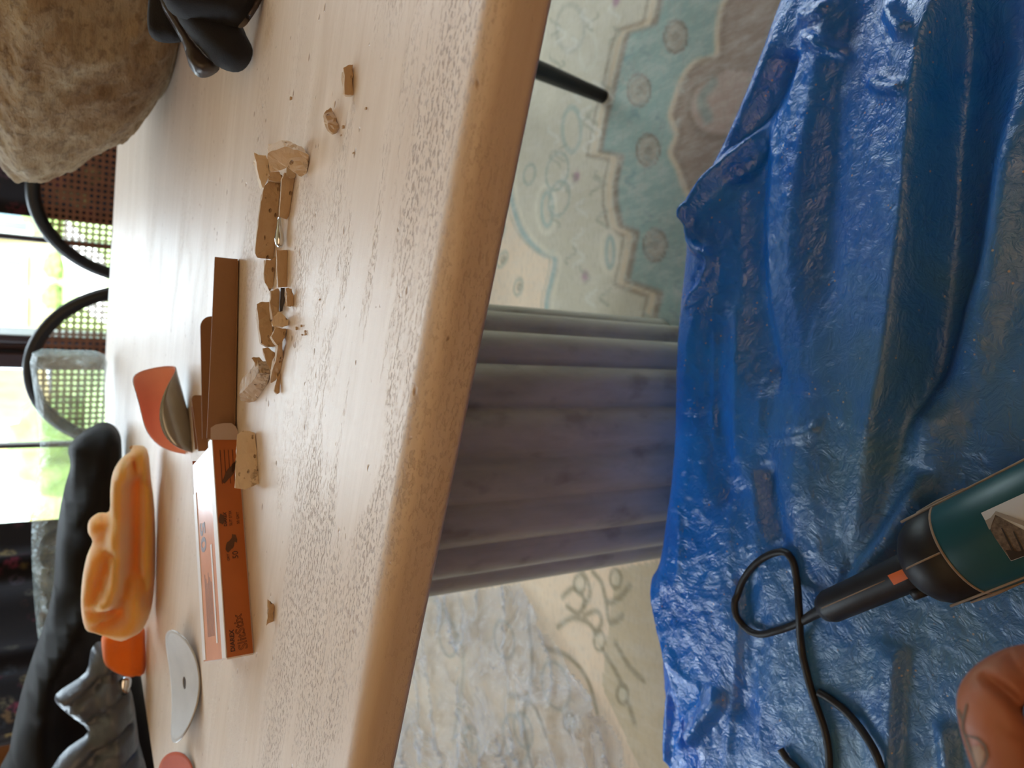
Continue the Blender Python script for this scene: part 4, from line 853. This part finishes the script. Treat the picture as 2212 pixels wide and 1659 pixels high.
# side test by a reference point in the lobe
rq = tz([(1385, 1450)])[0]; _, sr, _ = segdist(np.array([rq[0]]), np.array([rq[1]]), ln); farm = s == sr[0]
k = np.clip(q/.022, 0, 1)*np.clip((-(X_-lx))/.03+1.0, 0, 1); Zt = Zt-np.where(farm, .050*k*k*(3-2*k), 0)
ridge([(1362, 1290), (1385, 1400), (1400, 1500), (1420, 1600)], .008, .012, .012); ridge([(1440, 1470), (1430, 1560), (1400, 1640)], .010, .01, .012); ridge([(1390, 1500), (1372, 1600), (1378, 1680)], .008, .008, .01)
cr = np.abs(vnoise(X_*1.0+.4*vnoise(X_, Y_, 20), Y_, 26)-.5)*2; cr2 = np.abs(vnoise(X_+Y_*.5, Y_-X_*.4, 60)-.5)*2
farw = np.clip((Y_-.38)/.15, .25, 1)
cr = np.abs(vnoise(X_*.55+.03*vnoise(X_, Y_, 20), Y_*1.3, 24)-.5)*2; Zt = Zt+(.0035*(1-cr)**3+.0012*(1-cr2)**4)*farw*np.clip(sdv/.04, .25, 1)+.004*(vnoise(X_*.6, Y_, 9)-.5)
# the sheet rolls over its far rim and hangs to the floor
e_ = np.clip(sdv/.030, 0, 1); Zt = Zt-.020*(1-np.sqrt(np.clip(1-(1-e_)**2, 0, 1)))
fallz = np.clip(-sdv/.030, 0, 1)
Zt = np.where(sdv < 0, Zt*(1-fallz)+.016*fallz+.006*np.sin(X_*60)*fallz*(1-fallz), Zt); Zt = np.maximum(Zt, .014)
keep = sdv > -.045
dust = np.clip(1.25-(Y_-.30)/.21, .0, 1)*np.clip(.72+1.3*vnoise(X_, Y_, 8)*vnoise(X_, Y_, 17)*1.6, 0, 1)
dust = np.clip(dust*np.where(X_ > .0, np.clip(1-(X_-.0)*3.2, .25, 1), 1), 0, .9)
tarp = gridmesh('blue_tarp', X_, Y_, Zt, np.stack([dust]*3, -1), 'tarp')
bm = bmesh.new(); bm.from_mesh(tarp.data); bm.verts.ensure_lookup_table(); kf = keep.ravel(); bmesh.ops.delete(bm, geom=[bm.verts[i] for i in np.nonzero(~kf)[0]], context='VERTS'); bm.to_mesh(tarp.data); bm.free()
tag(tarp, 'crumpled dusty blue plastic tarp draped in front of the pedestal', 'tarp')
def tarpz(x, y):
    i = int(np.clip((x-tx[0])/.0027, 0, len(tx)-1)); j = int(np.clip((y-ty[0])/.0027, 0, len(ty)-1)); return float(Zt[max(0, j-1):j+2, max(0, i-1):i+2].max())
# ================================================================ power tool
zt_ = .341
pA, pB = P(2012, 1214, zt_), P(2240, 1112, zt_); ax = (pB-pA).normalized(); pE = pA+ax*.20; RT = .0345
pN = P(1783, 1314, zt_-.012); nx_ = (pN-pA).normalized()
tool = empty('power_tool', Vector((pA.x, pA.y, ZB)), None, 'corded power tool with a black end cap and teal sleeve lying on the blue tarp', 'power tool'); TP = Vector(tool.location)
def tobj(name, vf, mat, smooth=True, par=tool): return obj(name, ([p-TP for p in vf[0]], vf[1]), mat, par, smooth)
def path_(a_, b_, ks): return [a_.lerp(b_, k) for k in ks]
tobj('end_cap', tube([pA-ax*.012, pA-ax*.011, pA-ax*.004, pA+ax*.004, pA+ax*.010, pA+ax*.0285], [.018, .022, .029, .0330, .0340, .0342], 40), 'tool_black')
tobj('sleeve', tube([pA+ax*.0285, pA+ax*.029, pA+ax*.15], [.0343, RT, RT], 48), 'tool_teal')
tobj('sleeve_ring', tube([pA+ax*.0275, pA+ax*.0280, pA+ax*.0290, pA+ax*.0295], [.0343, .0350, .0350, .0346], 48), 'dust')
tobj('front_housing', tube([pA+ax*.15, pA+ax*.155, pA+ax*.19, pA+ax*.23, pA+ax*.25], [RT, .033, .030, .024, .020], 40), 'tool_black')
nE = pN; n0 = pA-ax*.008
tobj('cable_sleeve', tube([n0, n0.lerp(nE, .1), n0.lerp(nE, .5), n0.lerp(nE, .93), nE], [.0155, .0148, .0142, .0138, .0115], 28), 'tool_black')
tobj('seam_ridge', tube([pA-ax*.010+Vector((0, 0, .020)), pA-ax*.002+Vector((0, 0, .0315)), pA+ax*.010+Vector((0, 0, .0340)), pA+ax*.027+Vector((0, 0, .0343))], .0007, 6), 'dust')
tobj('seam_ridge', tube([n0.lerp(nE, k)+Vector((0, 0, .0143-.0006*k)) for k in (.25, .5, .75, .93)], .0006, 6), 'dust')
sd_ = ax.cross(Vector((0, 0, 1))).normalized()
for sg in (-1, 1):
    tobj('seam_ridge', tube([pA+ax*k+sd_*sg*.0325+Vector((0, 0, .0125)) for k in (.002, .05, .10, .15)], .0010, 6), 'dust')
    tobj('dust_streak', tube([pA+ax*k+sd_*sg*.0348+Vector((0, 0, .004)) for k in (.012, .03, .052)], [.0006, .0016, .0006], 6), 'dust')
tobj('switch_button', tube([n0.lerp(nE, .12)-sd_*-.012, n0.lerp(nE, .12)+sd_*.020], [.008, .007], 16), 'tool_black')
def raycyl(x, y, a_, dirv, R_):
    d = ray(x, y).normalized(); w_ = O-a_; dd = d-dirv*d.dot(dirv); ww = w_-dirv*w_.dot(dirv)
    A_, B_, C_ = dd.dot(dd), 2*dd.dot(ww), ww.dot(ww)-R_*R_; D_ = max(0, B_*B_-4*A_*C_); return O+d*((-B_-math.sqrt(D_))/(2*A_))
def decal(name, poly, hit, mat, par, step=9, L=None):
    poly = [tuple(map(float, p)) for p in poly]; gx_, gy_ = np.meshgrid(np.arange(min(p[0] for p in poly), max(p[0] for p in poly), step), np.arange(min(p[1] for p in poly), max(p[1] for p in poly), step)); gx_, gy_ = gx_.ravel(), gy_.ravel()
    dd, _, _ = segdist(gx_, gy_, poly+[poly[0]]); mk = inside(gx_, gy_, poly) & (dd > step*.4)
    dense = []
    for i in range(len(poly)):
        p, q = Vector(poly[i]), Vector(poly[(i+1) % len(poly)]); n = max(1, int((q-p).length/step)); dense += [p.lerp(q, k/n) for k in range(n)]
    co_ = dense+[Vector((a_, b_)) for a_, b_ in zip(gx_[mk], gy_[mk])]; nb = len(dense)
    r = delaunay_2d_cdt(co_, [(i, (i+1) % nb) for i in range(nb)], [list(range(nb))], 1, 1e-6)
    hits = [hit(q[0], q[1]) for q in r[0]]; ok = [h is not None for h in hits]; vs = [(h-L) if h is not None else Vector() for h in hits]
    return obj(name, (vs, [tuple(f) for f in r[2] if all(ok[i] for i in f)]), mat, par, True)
hb = lambda R_: (lambda x, y: raycyl(x, y, pA, ax, R_))
decal('label_photo', [(2119, 1108), (2215, 1064), (2270, 1042), (2300, 1170), (2184, 1212), (2148, 1160)], hb(RT+.0004), 'photo_sky', tool, L=TP)
decal('printed_roof', [(2150, 1112), (2180, 1128), (2225, 1152), (2275, 1176), (2280, 1176), (2184, 1211), (2148, 1160), (2139, 1144)], hb(RT+.0007), 'photo_wood', tool, L=TP)
decal('printed_roof', [(2151, 1104), (2196, 1120), (2250, 1140), (2252, 1152), (2196, 1130), (2150, 1112), (2137, 1145), (2128, 1125), (2140, 1118)], hb(RT+.0009), 'photo_edge', tool, L=TP)
for k in range(3): decal('printed_plank_gap', [(2162+k*26, 1140+k*8), (2165+k*26, 1140+k*8), (2196+k*22, 1198+k*2), (2190+k*22, 1199+k*2)], hb(RT+.0010), 'photo_dark', tool, L=TP)
decal('printed_shadow', [(2172, 1188), (2200, 1192), (2230, 1184), (2232, 1194), (2184, 1211)], hb(RT+.0010), 'photo_dark', tool, L=TP)
decal('orange_sticker', [(1917, 1243), (1969, 1221), (1983, 1240), (1931, 1264)], lambda x, y: raycyl(x, y, n0, nx_, .0158), 'tape_orange', tool, L=TP)
# cord
cd = [(1783, 1314, .329), (1760, 1326, .318), (1720, 1348, 0), (1680, 1362, 0), (1640, 1370, 0), (1607, 1352, 0), (1592, 1305, 0), (1606, 1252, 0), (1645, 1208, 0), (1690, 1192, 0), (1712, 1212, 0), (1722, 1260, 0), (1726, 1320, 1), (1730, 1390, 0), (1744, 1460, 0), (1762, 1520, 0), (1782, 1580, 0), (1791, 1640, 0), (1790, 1720, 0), (1810, 1800, 0), (1870, 1820, 0), (1915, 1740, 0), (1900, 1650, 0), (1870, 1590, 0), (1830, 1540, 0), (1790, 1508, 0), (1768, 1496, 0)]
cpts = []
for x, y, z in cd:
    p = P(x, y, ZB+.01); zz_ = max(tarpz(p.x, p.y)+.0037, 0)
    if z == 1: zz_ += .009
    elif z: zz_ = z
    cpts.append(P(x, y, zz_))
cp_ = smoothpath(cpts, 6)
for q in cp_[12:]:
    lo = tarpz(q.x, q.y)+.0033
    if q.z < lo: q.z = lo
tobj('cord', tube(cp_, [.0056-.0022*min(1, k/14) for k in range(len(cp_))], 12), 'cord')
c2 = []
for x, y in [(1686, 1618), (1700, 1640), (1722, 1662), (1750, 1700), (1790, 1715)]: p = P(x, y, ZB); c2.append(P(x, y, tarpz(p.x, p.y)+.004))
tobj('cord', tube(smoothpath(c2, 6), .0034, 12), 'cord')
# ================================================================ hand
def chain(name, pts):
    vs = [D(x, y, dp) for x, y, dp, r in pts]; return vs
hand = [ # px x, px y, depth, radius
 (2560, 2080, .285, .026), (2440, 1960, .28, .027), (2330, 1840, .275, .022)]
vs, es, rs = [], [], []
def addv(x, y, dp, r): vs.append(D(x, y, dp)); rs.append(r); return len(vs)-1
wr = addv(2620, 2150, .29, .026); w2 = addv(2530, 2060, .285, .024); pm = addv(2400, 1920, .278, .022); es += [(wr, w2), (w2, pm)]
fore = addv(2900, 2450, .32, .034); es.append((fore, wr))
def finger(pts, root):
    p = root
    for q in pts: i = addv(*q); es.append((p, i)); p = i
kn = addv(2265, 1790, .262, .0150); es.append((pm, kn)); finger([(2200, 1700, .258, .0128), (2156, 1600, .256, .0118), (2124, 1508, .257, .0108), (2176, 1462, .262, .0096), (2250, 1434, .268, .0092), (2310, 1462, .270, .0084), (2340, 1530, .270, .0072)], kn)
kn2 = addv(2310, 1880, .284, .0145); es.append((pm, kn2)); finger([(2200, 1790, .285, .0125), (2140, 1690, .286, .0105), (2210, 1620, .290, .0098), (2290, 1600, .290, .009), (2330, 1660, .288, .0078)], kn2)
kn3 = addv(2370, 1990, .298, .0135); es.append((pm, kn3)); finger([(2270, 1930, .304, .0115), (2210, 1850, .306, .010), (2280, 1780, .306, .0092), (2350, 1790, .303, .0078)], kn3)
kn4 = addv(2440, 2080, .305, .012); es.append((pm, kn4)); finger([(2360, 2040, .315, .010), (2310, 1980, .317, .0088), (2370, 1930, .315, .008), (2430, 1950, .312, .007)], kn4)
th1 = addv(2460, 1860, .262, .0165); es.append((w2, th1)); finger([(2420, 1730, .250, .0140), (2370, 1600, .246, .0118), (2330, 1500, .248, .0100)], th1)
me = bpy.data.meshes.new('person'); hc_ = vs[wr].copy(); me.from_pydata([v-hc_ for v in vs], es, []); ho = bpy.data.objects.new('person', me); C.objects.link(ho)
sk = ho.modifiers.new('skin', 'SKIN'); sk.use_smooth_shade = True; sk.branch_smoothing = .2
for i, sv in enumerate(me.skin_vertices[0].data): sv.radius = (rs[i], rs[i]); sv.use_root = (i == wr)
sb = ho.modifiers.new('sub', 'SUBSURF'); sb.levels = 4; sb.render_levels = 4
dg = bpy.context.evaluated_depsgraph_get(); dg.update(); m2 = bpy.data.meshes.new_from_object(ho.evaluated_get(dg)); bpy.data.objects.remove(ho)

nv = len(m2.vertices); vc_ = np.empty(nv*3); m2.vertices.foreach_get('co', vc_); vc_ = vc_.reshape(-1, 3); nr_ = np.array([tuple(v.normal) for v in m2.vertices])
pw_ = vc_+np.array(hc_-O); dz_ = -(pw_@np.array(ZC)); xx_ = 1106+F*(pw_@np.array(XC))/dz_; yy_ = 829.5-F*(pw_@np.array(YC))/dz_; fm_ = (nr_*pw_).sum(1) < 0
def carve(pts, depth_, wpx):
    """sculpt a skin crease into the finger surface"""
    global vc_
    q, _, t = segdist(xx_, yy_, pts); k = np.exp(-(q/wpx)**2)*np.minimum(1, .35+t*2.2)*fm_*(xx_ < 2420)*(yy_ < 1800)
    vc_ = vc_+pw_/np.linalg.norm(pw_, axis=1)[:, None]*(k*depth_)[:, None]
carve([(2128, 1462), (2150, 1478), (2178, 1500), (2210, 1532), (2250, 1580), (2300, 1640)], .0062, 13)
carve([(2176, 1400), (2190, 1430), (2206, 1450)], .0012, 9); carve([(2150, 1560), (2180, 1580), (2215, 1590)], .0012, 14); carve([(2060, 1640), (2090, 1650), (2110, 1700)], .0015, 8)
m2.vertices.foreach_set('co', vc_.ravel()); m2.update()
m2.polygons.foreach_set('use_smooth', [True]*len(m2.polygons))
ho = link('person', m2, 'skin'); ho.location = hc_; tag(ho, "person's bent hand with a small faded tattoo on the finger, above the blue tarp", 'person')
from mathutils.bvhtree import BVHTree
bm = bmesh.new(); bm.from_mesh(m2); bv = BVHTree.FromBMesh(bm)
def hit(x, y):
    d = ray(x, y).normalized(); h = bv.ray_cast(O-hc_, d)
    return None if h[0] is None else h[0]+hc_+h[1]*.00025
def stroke(pts, w_):
    ps = [Vector(p) for p in pts]; L_, R__ = [], []
    for i, p in enumerate(ps):
        t = (ps[min(len(ps)-1, i+1)]-ps[max(0, i-1)]).normalized(); n_ = Vector((-t.y, t.x))*w_*(.6 if i in (0, len(ps)-1) else 1); L_.append(tuple(p+n_)); R__.append(tuple(p-n_))
    return L_+R__[::-1]
for st_ in ([(2089, 1520), (2086, 1538), (2081, 1556), (2081, 1580)], [(2071, 1532), (2076, 1546), (2081, 1558)], [(2081, 1576), (2086, 1590), (2094, 1612), (2104, 1636), (2112, 1664)], [(2088, 1588), (2112, 1595), (2128, 1610), (2134, 1632), (2126, 1652), (2118, 1664)]):
    decal('tattoo_line', stroke(st_, 3.0), hit, 'tattoo', ho, 4, hc_)
decal('tattoo_shading', [(2100, 1612), (2118, 1610), (2128, 1625), (2124, 1645), (2114, 1660), (2106, 1640)], hit, 'tattoo_fill', ho, 5, hc_)
bm.free()
